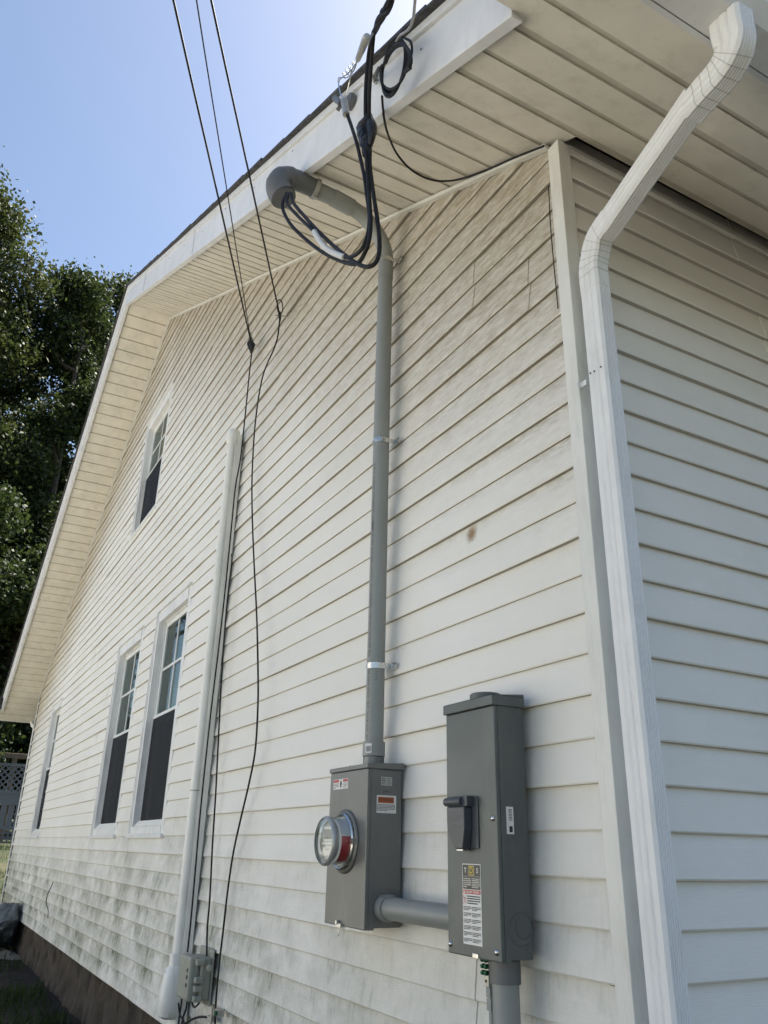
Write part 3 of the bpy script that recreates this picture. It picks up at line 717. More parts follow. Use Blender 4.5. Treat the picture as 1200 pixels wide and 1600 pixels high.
# red band inside the glass, on the right side
rb = MB(); n = 16
for k in range(n):
    a0_, a1_ = [math.radians(-62 + 74 * q / n) for q in (k, k + 1)]
    p = [(mcx + .0685 * math.cos(q), mcz + .0685 * math.sin(q)) for q in (a0_, a1_)]
    rb.quad((p[0][0], md_ - .014, p[0][1]), (p[1][0], md_ - .014, p[1][1]), (p[1][0], md_ - .045, p[1][1]), (p[0][0], md_ - .045, p[0][1]))
rb.build('red_label', M['meter_red'], meter, smooth=True, recalc=False)
hp = MB().box(-1.112, -1.084, md_ - .010, md_ + .010, mz0 - .006, mz0 + .006).box(-1.116, -1.106, md_ - .013, md_ - .001, mz0 + .002, mz0 + .014)
hp.tube([(-1.104 + .007 * math.cos(t), md_ - .006, mz0 - .016 + .013 * math.sin(t)) for t in [math.pi * 2 * i / 16 for i in range(17)]], .0016, 6)
hp.build('hasp', M['zinc'], mbx, bevel=.0006)

def front_label(x0, x1, z0, z1, y, mat, name, parent, thick=.0006):
    return MB().box(x0, x1, y - thick, y - .0001, z0, z1).build(name, mat, parent)
def text_lines(x0, x1, z0, z1, n, y, parent, name, mat, seed=1, fill=.85):
    """rows of small print, word by word"""
    rnd = random.Random(seed); mb = MB(); h = (z1 - z0) / n
    for i in range(n):
        zc = z1 - (i + .5) * h; x = x0; end = x0 + (x1 - x0) * (1 if i < n - 1 else rnd.uniform(.4, .9))
        while x < end:
            w = min(rnd.uniform(.0015, .006), end - x)
            mb.quad((x, y, zc - h * .26), (x + w, y, zc - h * .26), (x + w, y, zc + h * .26), (x, y, zc + h * .26)); x += w + .0011
    return mb.build(name, mat, parent, recalc=False)
L = front_label(-1.194, -1.084, 1.405, 1.437, md_, M['label_white'], 'warning_label', mbx)
for a, b_ in ((-1.192, -1.152), (-1.122, -1.086)):
    MB().box(a, b_, md_ - .001, md_ - .0007, 1.427, 1.4355).build('label_band', M['label_red'], L)
    text_lines(a + .001, b_ - .001, 1.407, 1.425, 4, md_ - .0009, L, 'small_print', M['ink_grey'], 3)
MB().box(-1.142, -1.132, md_ - .001, md_ - .0007, 1.410, 1.430).prism([(-1.145, md_ - .0007, 1.420), (-1.129, md_ - .0007, 1.420), (-1.137, md_ - .0007, 1.4345)], (0, -.0004, 0)).build('pictogram', M['ink'], L)
# side labels (on the face towards +x)
def side_label(y0, y1, z0, z1, x, mat, name, parent): return MB().box(x + .0001, x + .0006, y0, y1, z0, z1).build(name, mat, parent)
def side_lines(y0, y1, z0, z1, n, x, parent, name, mat, seed=1):
    rnd = random.Random(seed); mb = MB(); h = (z1 - z0) / n
    for i in range(n):
        zc = z1 - (i + .5) * h; y = y0; end = y0 + (y1 - y0) * (1 if i < n - 1 else rnd.uniform(.4, .9))
        while y < end:
            w = min(rnd.uniform(.0015, .005), end - y)
            mb.quad((x, y, zc - h * .26), (x, y + w, zc - h * .26), (x, y + w, zc + h * .26), (x, y, zc + h * .26)); y += w + .001
    return mb.build(name, mat, parent, recalc=False)
sx = mx1 - .003
L = side_label(-.080, -.040, 1.410, 1.436, sx, M['label_silver'], 'rating_label', mbx)
side_lines(-.078, -.064, 1.412, 1.433, 4, sx + .0008, L, 'small_print', M['ink'], 5); side_lines(-.060, -.043, 1.412, 1.433, 6, sx + .0008, L, 'small_print', M['ink_grey'], 6)
text_mb('5961.1', .011, (sx + .0004, -.057, 1.392), (0, 1, 0), (0, 0, 1), 'stamped_number', M['ink'], mbx)
L = side_label(-.098, -.024, 1.327, 1.380, sx, M['label_white'], 'warning_label', mbx)
MB().box(sx + .0008, sx + .0012, -.090, -.033, 1.357, 1.375).build('label_band', M['label_orange'], L)
text_mb('WARNING', .0115, (sx + .0015, -.0615, 1.366), (0, 1, 0), (0, 0, 1), 'warning_text', M['ink'], L)
side_lines(-.094, -.028, 1.333, 1.354, 5, sx + .0008, L, 'small_print', M['ink'], 8)

# ---- pipe between the boxes
jp = thing('connecting_conduit', (-.73, 0, 1.058), 'short horizontal grey pipe joining the meter box to the dark disconnect box', 'conduit')
MB().tube([(-.945, -.058, 1.058), (-.505, -.058, 1.058)], PR, 28).build('pipe', M['pvc_grey'], jp, smooth=True)
MB().lathe([(PR + .0005, .033), (PR + .006, .032), (PR + .007, .0), (PR + .0005, -.001)], (-.947, -.058, 1.058), (1, 0, 0), 28).build('adapter', M['pvc_grey'], jp, smooth=True)

# ---- disconnect box
dx0, dx1, dz0, dz1, dd_ = -.508, -.284, .985, 1.600, -.118
db = thing('disconnect_box', ((dx0 + dx1) / 2, 0, dz0), 'tall dark grey disconnect box with a handle cover and long warning label', 'disconnect box')
MB().box(dx0 + .003, dx1 - .003, dd_ + .012, -.022, dz0 + .004, dz1 - .02).build('body', M['disc_paint'], db, bevel=.003)
MB().box(dx0, dx1, dd_, dd_ + .0118, dz0, dz1 - .030).build('cover', M['disc_paint'], db, bevel=.003)
MB().box(dx1 - .0028, dx1 - .0004, dd_ + .0119, dd_ + .028, dz0, dz1 - .030).build('cover_flange', M['disc_paint'], db)
MB().box(dx0 + .02, dx1 - .075, -.0218, .012, dz0 + .05, dz1 - .08).build('mounting_plate', M['disc_paint'], db)
MB().box(dx0 - .004, dx1 + .004, dd_ - .007, -.020, dz1 - .0295, dz1 - .0035).prism([(dx0 - .004, -.020, dz1 - .0033), (dx0 - .004, dd_ - .007, dz1 - .0033), (dx0 - .004, -.020, dz1 + .006)], (dx1 - dx0 + .008, 0, 0)).build('rain_lid', M['disc_paint'], db, bevel=.002)
MB().lathe([(.043, -.006), (.043, .010), (.040, .013), (0, .0135)], ((dx0 + dx1) / 2 + .01, -.068, dz1 + .004), (0, 0, 1), 32).build('hub_cap', M['disc_paint'], db, smooth=True)
# handle cover
hx0, hx1 = -.468, -.390; hy = dd_
hz1 = 1.352
MB().box(hx0, hx1 + .030, hy - .004, hy - .0002, 1.228, hz1 - .002).build('backplate', M['handle'], db, bevel=.001)
hc = MB()
hp_ = [(hx0 + .002, hz1 - .026), (hx1 + .004, hz1 - .026), (hx1 + .004, hz1 - .080), (hx1 - .006, hz1 - .126), (hx0 + .040, hz1 - .126), (hx0 + .004, hz1 - .080)]
hc.prism([(x, hy - .0041, z) for x, z in hp_], (0, -.0245, 0))
hcv = hc.build('handle_cover', M['handle'], db, bevel=.0025)
# tapered cheeks: narrow lower lip
MB().box(hx0 + .004, hx1 + .014, hy - .026, hy - .0043, hz1 - .0255, hz1).build('hood', M['handle'], hcv, bevel=.002)
MB().tube([(hx0 - .002, hy - .026, hz1 - .013), (hx1 - .006, hy - .026, hz1 - .013)], .0108, 20).build('hinge', M['handle'], hcv, smooth=True)
MB().box(hx0 + .042, hx0 + .070, hy - .026, hy - .0045, 1.2215, 1.2255).build('latch', M['zinc'], hcv, bevel=.0008)
text_lines(hx0 + .010, hx1 - .004, 1.290, 1.312, 3, hy - .0289, hcv, 'embossed_text', M['ink_grey'], 21)
text_lines(hx0 + .014, hx1 - .006, 1.272, 1.285, 3, hy - .0289, hcv, 'embossed_text', M['ink_grey'], 22)
sc2 = MB()
for x, z in ((dx0 + .012, 1.297), (dx1 - .017, 1.297), (dx0 + .012, 1.006), (dx1 - .017, 1.006)):
    s_ = MB().lathe([(0, -.006), (.004, -.0055), (.0065, -.003), (.0072, 0)], (x, dd_, z), (0, 1, 0), 14).build('screw', M['zinc'], db, smooth=True)
MB().box(-.398, -.374, dd_ - .003, dd_ + .008, dz0 + .000, dz0 + .010).build('padlock_tab', M['zinc'], db, bevel=.0008)
# long label
lx0, lx1, lz0, lz1 = -.438, -.358, 1.012, 1.192
L = front_label(lx0, lx1, lz0, lz1, dd_, M['label_white'], 'warning_label', db)
y_ = dd_ - .0008
MB().box(lx0 + .002, lx1 - .002, y_ - .0002, y_, 1.134, 1.190).build('black_panel', M['label_black'], L)
y2 = y_ - .0005
sq = MB(); xm = (lx0 + lx1) / 2
def ring_rect(mb, x0, x1, z0, z1, t, y):
    for r in ((x0, x1, z0, z0 + t), (x0, x1, z1 - t, z1), (x0, x0 + t, z0 + t, z1 - t), (x1 - t, x1, z0 + t, z1 - t)): mb.quad((r[0], y, r[2]), (r[1], y, r[2]), (r[1], y, r[3]), (r[0], y, r[3]))
ring_rect(sq, xm - .0105, xm + .0105, 1.1655, 1.1875, .0022, y2)
sq.build('emblem_square', M['label_yellow'], L, recalc=False)
text_mb('D', .020, (xm + .0005, y2 - .0002, 1.1765), (1, 0, 0), (0, 0, 1), 'emblem_letter', M['label_yellow'], L, bold=True)
text_mb('T', .016, (lx0 + .014, y2, 1.1765), (1, 0, 0), (0, 0, 1), 'label_letter', M['label_white'], L, bold=True)
text_mb('S', .016, (lx1 - .014, y2, 1.1765), (1, 0, 0), (0, 0, 1), 'label_letter', M['label_white'], L, bold=True)
ln = MB(); ln.quad((lx0 + .027, y2, 1.1645), (lx0 + .0275, y2, 1.1645), (lx0 + .0275, y2, 1.189), (lx0 + .027, y2, 1.189)); ln.quad((lx1 - .0275, y2, 1.1645), (lx1 - .027, y2, 1.1645), (lx1 - .027, y2, 1.189), (lx1 - .0275, y2, 1.189)); ln.quad((lx0 + .003, y2, 1.163), (lx1 - .003, y2, 1.163), (lx1 - .003, y2, 1.1634), (lx0 + .003, y2, 1.1634))
ln.build('divider', M['label_white'], L, recalc=False)
text_lines(lx0 + .005, xm - .002, 1.137, 1.160, 5, y2, L, 'small_print', M['label_silver'], 31); text_lines(xm + .002, lx1 - .004, 1.137, 1.160, 6, y2, L, 'small_print', M['label_silver'], 32)
MB().box(lx0 + .002, lx1 - .002, y_ - .0002, y_, 1.1235, 1.1325).build('red_band', M['label_red'], L)
text_mb('DANGER / PELIGRO', .0068, (xm + .004, y2, 1.128), (1, 0, 0), (0, 0, 1), 'danger_text', M['label_white'], L, bold=True)
MB().prism([(lx0 + .004, y2, 1.1252), (lx0 + .012, y2, 1.1252), (lx0 + .008, y2, 1.1315)], (0, -.0001, 0)).build('danger_triangle', M['label_white'], L)
pg = MB()      # stick figure falling back from a bolt
def stroke(mb, a, b, w, y):
    a = Vector((a[0], y, a[1])); b = Vector((b[0], y, b[1])); d = (b - a).normalized(); nn = Vector((-d.z, 0, d.x)) * w; mb.quad(a - nn, b - nn, b + nn, a + nn)
q = (lx0 + .010, 1.108)
for a, b_ in (((0, 0), (.002, .008)), ((0, 0), (-.004, -.006)), ((0, 0), (.005, -.005)), ((.001, .005), (-.004, .007)), ((.001, .005), (.006, .002)), ((-.006, .012), (-.003, .003))): stroke(pg, (q[0] + a[0], q[1] + a[1]), (q[0] + b_[0], q[1] + b_[1]), .0007, y2)
ring_rect(pg, lx0 + .003, lx0 + .018, 1.0995, 1.1215, .0005, y2)
pg.build('shock_pictogram', M['label_red'], L, recalc=False)
text_lines(lx0 + .021, lx1 - .004, 1.100, 1.121, 4, y2, L, 'warning_print', M['ink'], 33)
for i, (za, zb) in enumerate(((1.086, 1.096), (1.072, 1.082), (1.058, 1.068), (1.044, 1.054), (1.030, 1.040), (1.017, 1.026))):
    text_lines(lx0 + .004, xm - .002, za, zb, 3, y2, L, 'small_print', M['ink'], 40 + i); text_lines(xm + .001, lx1 - .004, za, zb, 3, y2, L, 'small_print', M['ink'], 50 + i)
# side sticker with barcode
sx = dx1 - .003
L = side_label(-.088, -.066, 1.262, 1.325, sx, M['label_white'], 'barcode_sticker', db)
bc = MB(); z = 1.293; rnd = random.Random(5)
while z < 1.320:
    w = rnd.choice((.0006, .0012)); bc.quad((sx + .0009, -.081, z), (sx + .0009, -.070, z), (sx + .0009, -.070, z + w), (sx + .0009, -.081, z + w)); z += w + rnd.choice((.0006, .0012))
bc.quad((sx + .0009, -.080, 1.266), (sx + .0009, -.070, 1.266), (sx + .0009, -.070, 1.280), (sx + .0009, -.080, 1.280)); bc.build('barcode', M['ink'], L, recalc=False)
ko = MB().lathe([(.034, 0), (.0345, .0010), (.036, .0010), (.0365, 0)], (sx, -.055, 1.053), (1, 0, 0), 40).lathe([(.023, 0), (.0235, .0012), (.025, .0012), (.0255, 0)], (sx, -.048, 1.057), (1, 0, 0), 36)
ko.build('knockout', M['disc_paint'], db, smooth=True)

# ---- conduit below the disconnect
lc = thing('lower_conduit', (-.350, 0, 0), 'grey conduit leaving the bottom of the dark disconnect box', 'conduit')
MB().tube([(-.350, -.060, -.05), (-.350, -.060, .94)], PR, 28).build('pipe', M['pvc_grey'], lc, smooth=True)
MB().tube([(-.350, -.060, .935), (-.350, -.060, .984)], PR + .005, 28).build('adapter', M['pvc_dark'], lc, smooth=True)
# ---- bonding bridge with green screws
gb = thing('grounding_bridge', (-.430, -.05, .93), 'narrow metal bonding bar with green screws beside the lower conduit', 'grounding bar')
MB().box(-.436, -.416, -.062, -.050, .918, .985).build('bar', M['alu'], gb, bevel=.001)
for i, z in enumerate((.976, .962, .948)):
    for x in (-.433, -.419):
        MB().lathe([(0, -.010), (.0045, -.009), (.0055, -.006), (.0055, 0)], (x, -.062, z), (0, 1, 0), 8).build('green_screw', M['green_screw'], gb)
MB().box(-.431, -.414, -.060, -.046, .895, .9175).build('clip', M['pvc_grey'], gb, bevel=.001)
MB().lathe([(0, -.001), (.0035, -.001), (.0035, 0)], (-.426, -.062, .930), (0, 1, 0), 10).build('hole', M['ink'], gb)
MB().box(-.430, -.412, -.060, -.044, .868, .893).build('clip', M['pvc_grey'], gb, bevel=.001)
MB().tube([(-.4195, -.051, -.03), (-.4195, -.051, .90)], .0085, 14).build('small_pipe', M['pvc_grey'], gb, smooth=True)

# ================================================================ UTILITY RISER AND PHONE BOX
RX, RY = -3.085, -.055
rs = thing('utility_riser', (RX, 0, .45), 'tall off-white plastic cable riser with a rounded cover at its foot', 'cable riser')
MB().lathe([(.031, 0), (.031, 3.06), (0, 3.06)], (RX, RY, .60), (0, 0, 1), 28).build('pipe', M['riser_white'], rs, smooth=True)
MB().lathe([(.0335, 0), (.037, .010), (.041, .020), (.041, .100), (.038, .106), (0, .107)], (RX, RY, 3.60), (0, 0, 1), 28).build('cap', M['riser_white'], rs, smooth=True)
bk = MB().box(RX - .028, RX + .052, RY + .022, -.002, .60, 3.66); bk.box(RX + .034, RX + .040, RY + .012, RY + .022, .60, 3.60).box(RX + .050, RX + .054, RY + .004, RY + .022, .60, 3.60)
bk.build('back_channel', M['riser_white'], rs, bevel=.001)
MB().lathe([(.0318, -.002), (.0318, .002)], (RX, RY, 1.495), (0, 0, 1), 28).build('joint', M['ink_grey'], rs)
def rbox(x0, x1, y0, y1, z0, z1): return MB().box(x0, x1, y0, y1, z0, z1)
pod = MB()
secs = [(.72, .0335, .0335), (.665, .0345, .0345), (.655, .048, .046), (.62, .056, .056), (.55, .062, .070), (.49, .063, .074), (.455, .056, .066), (.442, .040, .045), (.438, .02, .02)]
n = 28; vs = []
for z, a, b_ in secs:
    for k in range(n):
        t = 2 * math.pi * k / n; ca, sa = math.cos(t), math.sin(t)
        e = .75; vs.append((RX + .018 * min(1, (.72 - z) * 8) + a * math.copysign(abs(ca) ** e, ca), RY - .008 + b_ * math.copysign(abs(sa) ** e, sa), z))
pod.add(vs, [(i * n + k, i * n + (k + 1) % n, (i + 1) * n + (k + 1) % n, (i + 1) * n + k) for i in range(len(secs) - 1) for k in range(n)] + [tuple((len(secs) - 1) * n + k for k in range(n))])
pod.box(RX + .03, RX + .075, RY + .004, -.002, .40, .66)
pc = pod.build('foot_cover', M['riser_white'], rs, smooth=True)
MB().box(RX - .006, RX + .012, RY - .058, RY - .050, .635, .642).build('latch', M['ink_grey'], pc)

pb = thing('phone_box', (-2.80, 0, .60), 'weathered beige grey telephone box beside the foot of the white riser', 'phone box')
q0, q1, r0_, r1_ = -2.865, -2.665, .565, .745
MB().box(q0 + .012, q1 - .01, -.060, -.012, r0_ + .006, r1_ - .004).build('body', M['phonebox'], pb, bevel=.006)
MB().box(q0, q1 - .026, -.112, -.0602, r0_, r1_).build('lid', M['phonebox'], pb, bevel=.012)
MB().box(q0 - .005, q1 + .0, -.012, -.004, r0_ - .02, r1_ + .030).build('mounting_plate', M['phonebox'], pb, bevel=.003)
for i, z in enumerate((.700, .672, .640)):
    MB().lathe([(0, 0), (.009, 0), (.009, -.0015)], (q1 - .048, -.1128, z - .01), (0, 1, 0), 14).build('screw_hole', M['handle'], pb)
for z in (.725, .655, .620, .580): MB().box(q1 - .026, q1 + .008, -.088, -.050, z - .014, z + .012).build('lug', M['phonebox'], pb, bevel=.005)
MB().lathe([(.014, 0), (.014, -.03), (.010, -.034), (0, -.034)], (q1 + .018, -.03, .705), (-1, .3, 0), 14).build('plug', M['phonebox'], pb, smooth=True)
MB().lathe([(0, -.004), (.007, -.003), (.007, 0)], (q1 - .04, -.012, r1_ + .018), (0, 1, 0), 10).build('screw', M['zinc'], pb, smooth=True)

# ================================================================ COMMUNICATION CABLES
def cable(name, pts, r, label, group=None, mat='black_cable', cat='cable', k=6, n=8, parent=None):
    p = smooth_path(pts, k); mb = MB().tube(p, r, n)
    if parent is not None: return mb.build(name, M[mat], parent, smooth=True)
    o = mb.build(name, M[mat], None, smooth=True); return tag(o, label, cat, group)
def wall(px, py, y=-.012): return at(px, py, 1, y)
A1 = wall(393, 538, -.045); A2 = wall(437, 492, -.045)
def drop(anchor, px, t):
    v = Vector(((px - 600) / F_PX, (0 - 800) / F_PX, 1.0)); r = Vector([sum(R_ROWS[k][i] * v[k] for k in range(3)) for i in range(3)])
    P = CAM + r * t; d = P - anchor
    return [anchor, anchor + d * .33, anchor + d * .66, P, P + d * .5 + Vector((0, 0, .04)), P + d * 1.5 + Vector((0, 0, .6)), P + d * 4 + Vector((0, 0, 3.4)), P + d * 8 + Vector((0, 0, 8.0))]
G = 'overhead communication drops'
dA = drop(A1, 271, 2.8); dB = drop(A1, 307, 2.8); dC = drop(A2, 330, 2.8)
cable('drop_cable', dA, .0046, 'thicker black overhead wire on the far left ending at the lower wall hook', G, n=10)
cable('drop_cable', dB, .0028, 'thinnest overhead wire, the middle one, ending at the lower wall hook', G)
cable('drop_cable', dC, .0044, 'right overhead wire of the three, ending in the small loop nearest the conduit', G, n=10)
h1 = thing('cable_hook', A1, 'taped knot and hook where two overhead wires meet the siding', 'cable hook', 'cable hooks on the siding')
MB().tube([A1 + Vector((-.02, -.01, .10)), A1 + Vector((-.008, -.005, .05)), A1 + Vector((0, 0, 0))], [.006, .009, .011], 10).build('grip', M['pvc_grey'], h1, smooth=True)
MB().tube([A1 + Vector((-.012, 0, .012)), A1 + Vector((0, -.006, .0)), A1 + Vector((.016, -.002, -.016)), A1 + Vector((.012, .0, -.045)), A1 + Vector((.006, .0, -.075))], [.016, .026, .024, .016, .006], 10).build('tape_knot', M['tape'], h1, smooth=True)
def loop(c, rx, rz, r, name, parent, tilt=.0, mat='black_cable', turns=1.0, ax=(.5, -.85, 0)):
    a = Vector(ax); pts = [c + a * rx * math.cos(t) + Vector((0, -tilt * rx * math.cos(t), rz * math.sin(t))) for t in [2 * math.pi * turns * i / 28 for i in range(29)]]
    return MB().tube(pts, r, 8).build(name, M[mat], parent, smooth=True)
loop(A1 + Vector((.085, -.030, -.062)), .024, .048, .0035, 'wire_loop', h1)
MB().tube([A1 + Vector((.0, .0, .0)), A1 + Vector((0, .05, 0))], .005, 8).build('hook', M['zinc'], h1)
h2 = thing('cable_hook', A2, 'small looped tie holding the right overhead wire to the siding', 'cable hook', 'cable hooks on the siding')
MB().tube([A2 + Vector((-.01, 0, .03)), A2, A2 + Vector((.014, 0, -.05))], [.006, .012, .006], 8).build('tape_knot', M['tape'], h2, smooth=True)
loop(A2 + Vector((.090, -.034, -.012)), .028, .048, .0036, 'wire_loop', h2)
MB().tube([A2 + Vector((-.045, -.01, .02)), A2 + Vector((.0, 0, .0)), A2 + Vector((.02, 0, -.065))], .0022, 6).build('tie_wire', M['black_cable'], h2)
MB().tube([A2, A2 + Vector((0, .05, 0))], .005, 8).build('hook', M['zinc'], h2)
G = 'black cables running down the siding'
def down(pxs, y=-.014, r=.0043): return [wall(a, b, yy) for a, b, yy in [(*q, y) if len(q) == 2 else q for q in pxs]]
cable('wall_cable', down([(394, 545, -.04), (389, 590, -.03), (383, 650, -.03), (376, 715, -.035), (368, 760, -.03), (361, 830, -.040), (352, 920, -.046), (342, 1010, -.046), (331, 1100, -.046), (320, 1200, -.046), (312, 1280, -.046), (306, 1350, -.046), (299, 1430, -.046), (293, 1488, -.046)]), .0046, 'black cable hugging the right edge of the white riser', G)
cable('wall_cable', down([(362, 866, -.012), (362, 880, -.02), (356, 930, -.040), (350, 1000, -.040), (345, 1080, -.034), (341, 1160, -.026), (337, 1240, -.018), (332, 1320, -.018), (328, 1400, -.018), (324, 1450, -.02), (323, 1494, -.022)]), .0046, 'black cable between the riser cable and the rightmost cable, entering the phone box', G)
cable('wall_cable', down([(437, 500, -.03), (434, 525, -.03), (428, 545, -.03), (413, 580, -.03), (405, 615, -.03), (398, 670, -.03), (394, 740, -.03), (394, 800, -.035), (397, 880, -.04), (401, 960, -.05), (403, 1040, -.055), (403, 1100, -.050), (399, 1170, -.04), (390, 1220, -.03), (376, 1280, -.025), (365, 1330, -.022), (356, 1390, -.020), (348, 1460, -.018), (341, 1520, -.018), (337, 1570, -.018), (336, 1600, -.018), (337, 1650, -.018)]), .0048, 'rightmost black cable bowing down the siding to a clamp near the ground', G)
cable('ground_cable', [wall(286, 1540, -.05), wall(283, 1570, -.05), wall(279, 1600, -.05), wall(277, 1660, -.05)], .0045, 'black cable dropping from under the phone box, left one', 'cables under the phone box')
cable('ground_cable', [wall(293, 1552, -.05), wall(291, 1575, -.05), wall(285, 1595, -.05), wall(281, 1640, -.05)], .0045, 'black cable dropping from the middle of the phone box bottom', 'cables under the phone box')
cable('ground_cable', [wall(297, 1555, -.05), wall(302, 1572, -.045), wall(307, 1572, -.04), wall(314, 1562, -.03), wall(318, 1550, -.03)], .0045, 'short black cable looping under the phone box', 'cables under the phone box')
cable('ground_cable', [wall(285, 1603, -.05), wall(298, 1594, -.05), wall(312, 1589, -.04), wall(326, 1590, -.03), wall(331, 1594, -.02)], .005, 'thick black cable curving right from below the phone box', 'cables under the phone box')
cable('ground_cable', [wall(279, 1567, -.06), wall(281, 1585, -.055), wall(288, 1600, -.05), wall(292, 1650, -.05)], .0045, 'black cable dropping from the white foot cover', 'cables under the phone box')
MB().tube([wall(265, 1556, -.07), wall(264, 1566, -.07), wall(262, 1573, -.07)], .004, 8).build('drain_tube', M['pvc_grey'], rs)
cc = wall(343, 1582, -.02)
cl = thing('wire_clamp', cc, 'small corroded clamp on the siding at the foot of the rightmost cable', 'clamp')
MB().box(cc.x - .02, cc.x + .02, -.035, -.004, cc.z - .014, cc.z + .014).build('plate', M['alu'], cl, bevel=.003)
MB().lathe([(0, -.014), (.010, -.012), (.010, 0)], (cc.x + .012, -.035, cc.z), (0, 1, 0), 8).build('bolt', M['green_screw'], cl)
cc = wall(330, 1592, -.02)
cl = thing('wire_clamp', cc, 'tarnished clamp left of the rightmost cable near the ground', 'clamp')
MB().box(cc.x - .03, cc.x + .03, -.035, -.004, cc.z - .010, cc.z + .012).build('plate', M['alu'], cl, bevel=.003)
MB().tube([(cc.x + .03, -.03, cc.z + .05), (cc.x + .03, -.03, cc.z - .05)], .006, 8).build('rod', M['alu'], cl)

# ================================================================ SERVICE DROP
G = 'service entrance cables at the weatherhead'
def srv(pts, default=-.55): return [at(a[0], a[1], 1, a[2] if len(a) > 2 else default) for a in pts]
def z4(pts, y0=-.55): return [(420 + p[0] / 5.4545, 240 + p[1] / 5.4545, p[2] if len(p) > 2 else y0) for p in pts]
P1 = srv(z4([(150, 340, -.575), (118, 420, -.60), (128, 500, -.60), (195, 615, -.59), (320, 735, -.57), (450, 835, -.56), (590, 905, -.55), (700, 940, -.55), (760, 930, -.55), (800, 880, -.55), (850, 760, -.55), (868, 600, -.54), (858, 400, -.53), (840, 150, -.53), (828, -60, -.53)]) + [(572, 200, -.53), (571, 170, -.54), (572, 130, -.55), (576, 85, -.56), (582, 55, -.58)])
P2 = srv(z4([(190, 340, -.575), (210, 420, -.575), (300, 530, -.57), (420, 660, -.56), (540, 775, -.55), (650, 865, -.55), (740, 930, -.55), (830, 965, -.55), (900, 940, -.54), (938, 860, -.53), (942, 720, -.525), (925, 560, -.52), (893, 350, -.52), (862, 100, -.52)]) + [(578, 235, -.52), (577, 200, -.52), (577, 150, -.54), (580, 100, -.56), (584, 55, -.58)])
P3 = srv(z4([(170, 340, -.575), (155, 420, -.59), (240, 525, -.58), (380, 662, -.57), (470, 790, -.56), (560, 850, -.55), (650, 884, -.55), (730, 868, -.55), (800, 800, -.55), (845, 680, -.54), (858, 540, -.535), (838, 380, -.53), (815, 200, -.53), (780, 40, -.53)]) + [(557, 222, -.535), (550, 200, -.535), (543, 180, -.54)])
cable('service_cable', P1, .0066, 'black service cable forming the outermost left curve of the drip loop', G, n=12)
cable('service_cable', P2, .0066, 'black service cable hanging lowest in the drip loop, right side nearest the conduit', G, n=12)
svn = cable('service_cable', P3, .0062, 'black service cable marked with a white sleeve, running to the wire grip', G, n=12)
slv = [at(*q) for q in [(420 + a / 5.4545, 240 + b_ / 5.4545, 1, y) for a, b_, y in ((388, 668, -.570), (430, 735, -.566), (480, 800, -.56), (540, 842, -.554), (600, 868, -.551), (648, 884, -.551))]]
MB().tube(smooth_path(slv, 4), .0105, 12).build('white_sleeve', M['white_sleeve'], svn, smooth=True)
# taped splices
def crumple(mb, amp, seed):
    r_ = random.Random(seed); mb.v = [tuple(c + r_.uniform(-amp, amp) for c in v) for v in mb.v]; return mb
tp = thing('taped_splice', at(571, 205, 1, -.53), 'lumpy black taped splice in the service cables below the fascia', 'cable splice')
crumple(MB().tube(smooth_path(srv([(574, 172, -.53), (573, 186, -.53), (568, 202, -.53), (569, 216, -.53), (571, 228, -.53), (571, 242, -.53)]), 3), [.010, .011, .012, .014, .019, .024, .025, .023, .021, .019, .018, .018, .015, .014, .013, .012][:16], 11), .0028, 4).build('tape_wrap', M['tape'], tp, smooth=False)
MB().tube(smooth_path(srv([(578, 180, -.52), (580, 195, -.52), (581, 210, -.52), (578, 228, -.52)]), 3), [.008, .010, .014, .018, .019, .017, .015, .013, .011, .009], 10).build('tape_wrap', M['tape'], tp, smooth=False)
# overhead triplex
Q0 = at(584, 52, 1, -.58); Q1 = at(611, -8, 1, -.66); dq = (Q1 - Q0)
QF = [Q0, Q0 + dq * .5, Q1, Q1 + dq * 2 + Vector((.1, -.12, -.05)), Q1 + dq * 5 + Vector((.8, -.9, -.3)), Q1 + dq * 12 + Vector((3, -3.5, -.6))]
td = thing('service_drop', Q0, 'heavy twisted black service drop cable going up to the top edge', 'power cable')
base = smooth_path(QF, 14)
for ph in (0, 2.1, 4.2):
    pts = []
    dist = 0
    for i, p in enumerate(base):
        if i: dist += (p - base[i - 1]).length
        t = (base[min(i + 1, len(base) - 1)] - base[max(i - 1, 0)]).normalized(); u = t.cross(Vector((0, 0, 1))).normalized(); w = t.cross(u)
        rr = .0075 * min(1, .3 + dist * 4); a = dist * 16 + ph; pts.append(p + u * rr * math.cos(a) + w * rr * math.sin(a))
    MB().tube(pts, .0070, 8).build('conductor', M['black_cable'], td, smooth=True)
# wire grip, bail and insulator on the fascia
gp = thing('wire_grip', at(565, 78, 1, -.60), 'aluminium wedge grip holding the neutral above the shingle edge', 'wire grip')
ga, gb_ = at(574, 56, 1, -.61), at(558, 96, 1, -.58)
MB().tube([ga, ga.lerp(gb_, .08), ga.lerp(gb_, .9), gb_], [.010, .014, .010, .005], 8).build('wedge', M['alu'], gp)
MB().tube([at(583, 52, 1, -.59), at(577, 60, 1, -.60), at(575, 70, 1, -.60), at(571, 66, 1, -.61)], .004, 8).build('bail', M['alu'], gp)
bw = []
for o_ in (-1, 1): MB().tube(smooth_path([gb_, at(552 + 2 * o_, 108, 1, -.565), at(541 + 4 * o_, 120, 1, -.555), at(531 + 2 * o_, 122, 1, -.55), at(529, 132, 1, -.545), at(533, 150, 1, -.54)], 4), .0022, 6).build('bail_wire', M['zinc'], gp, smooth=True)
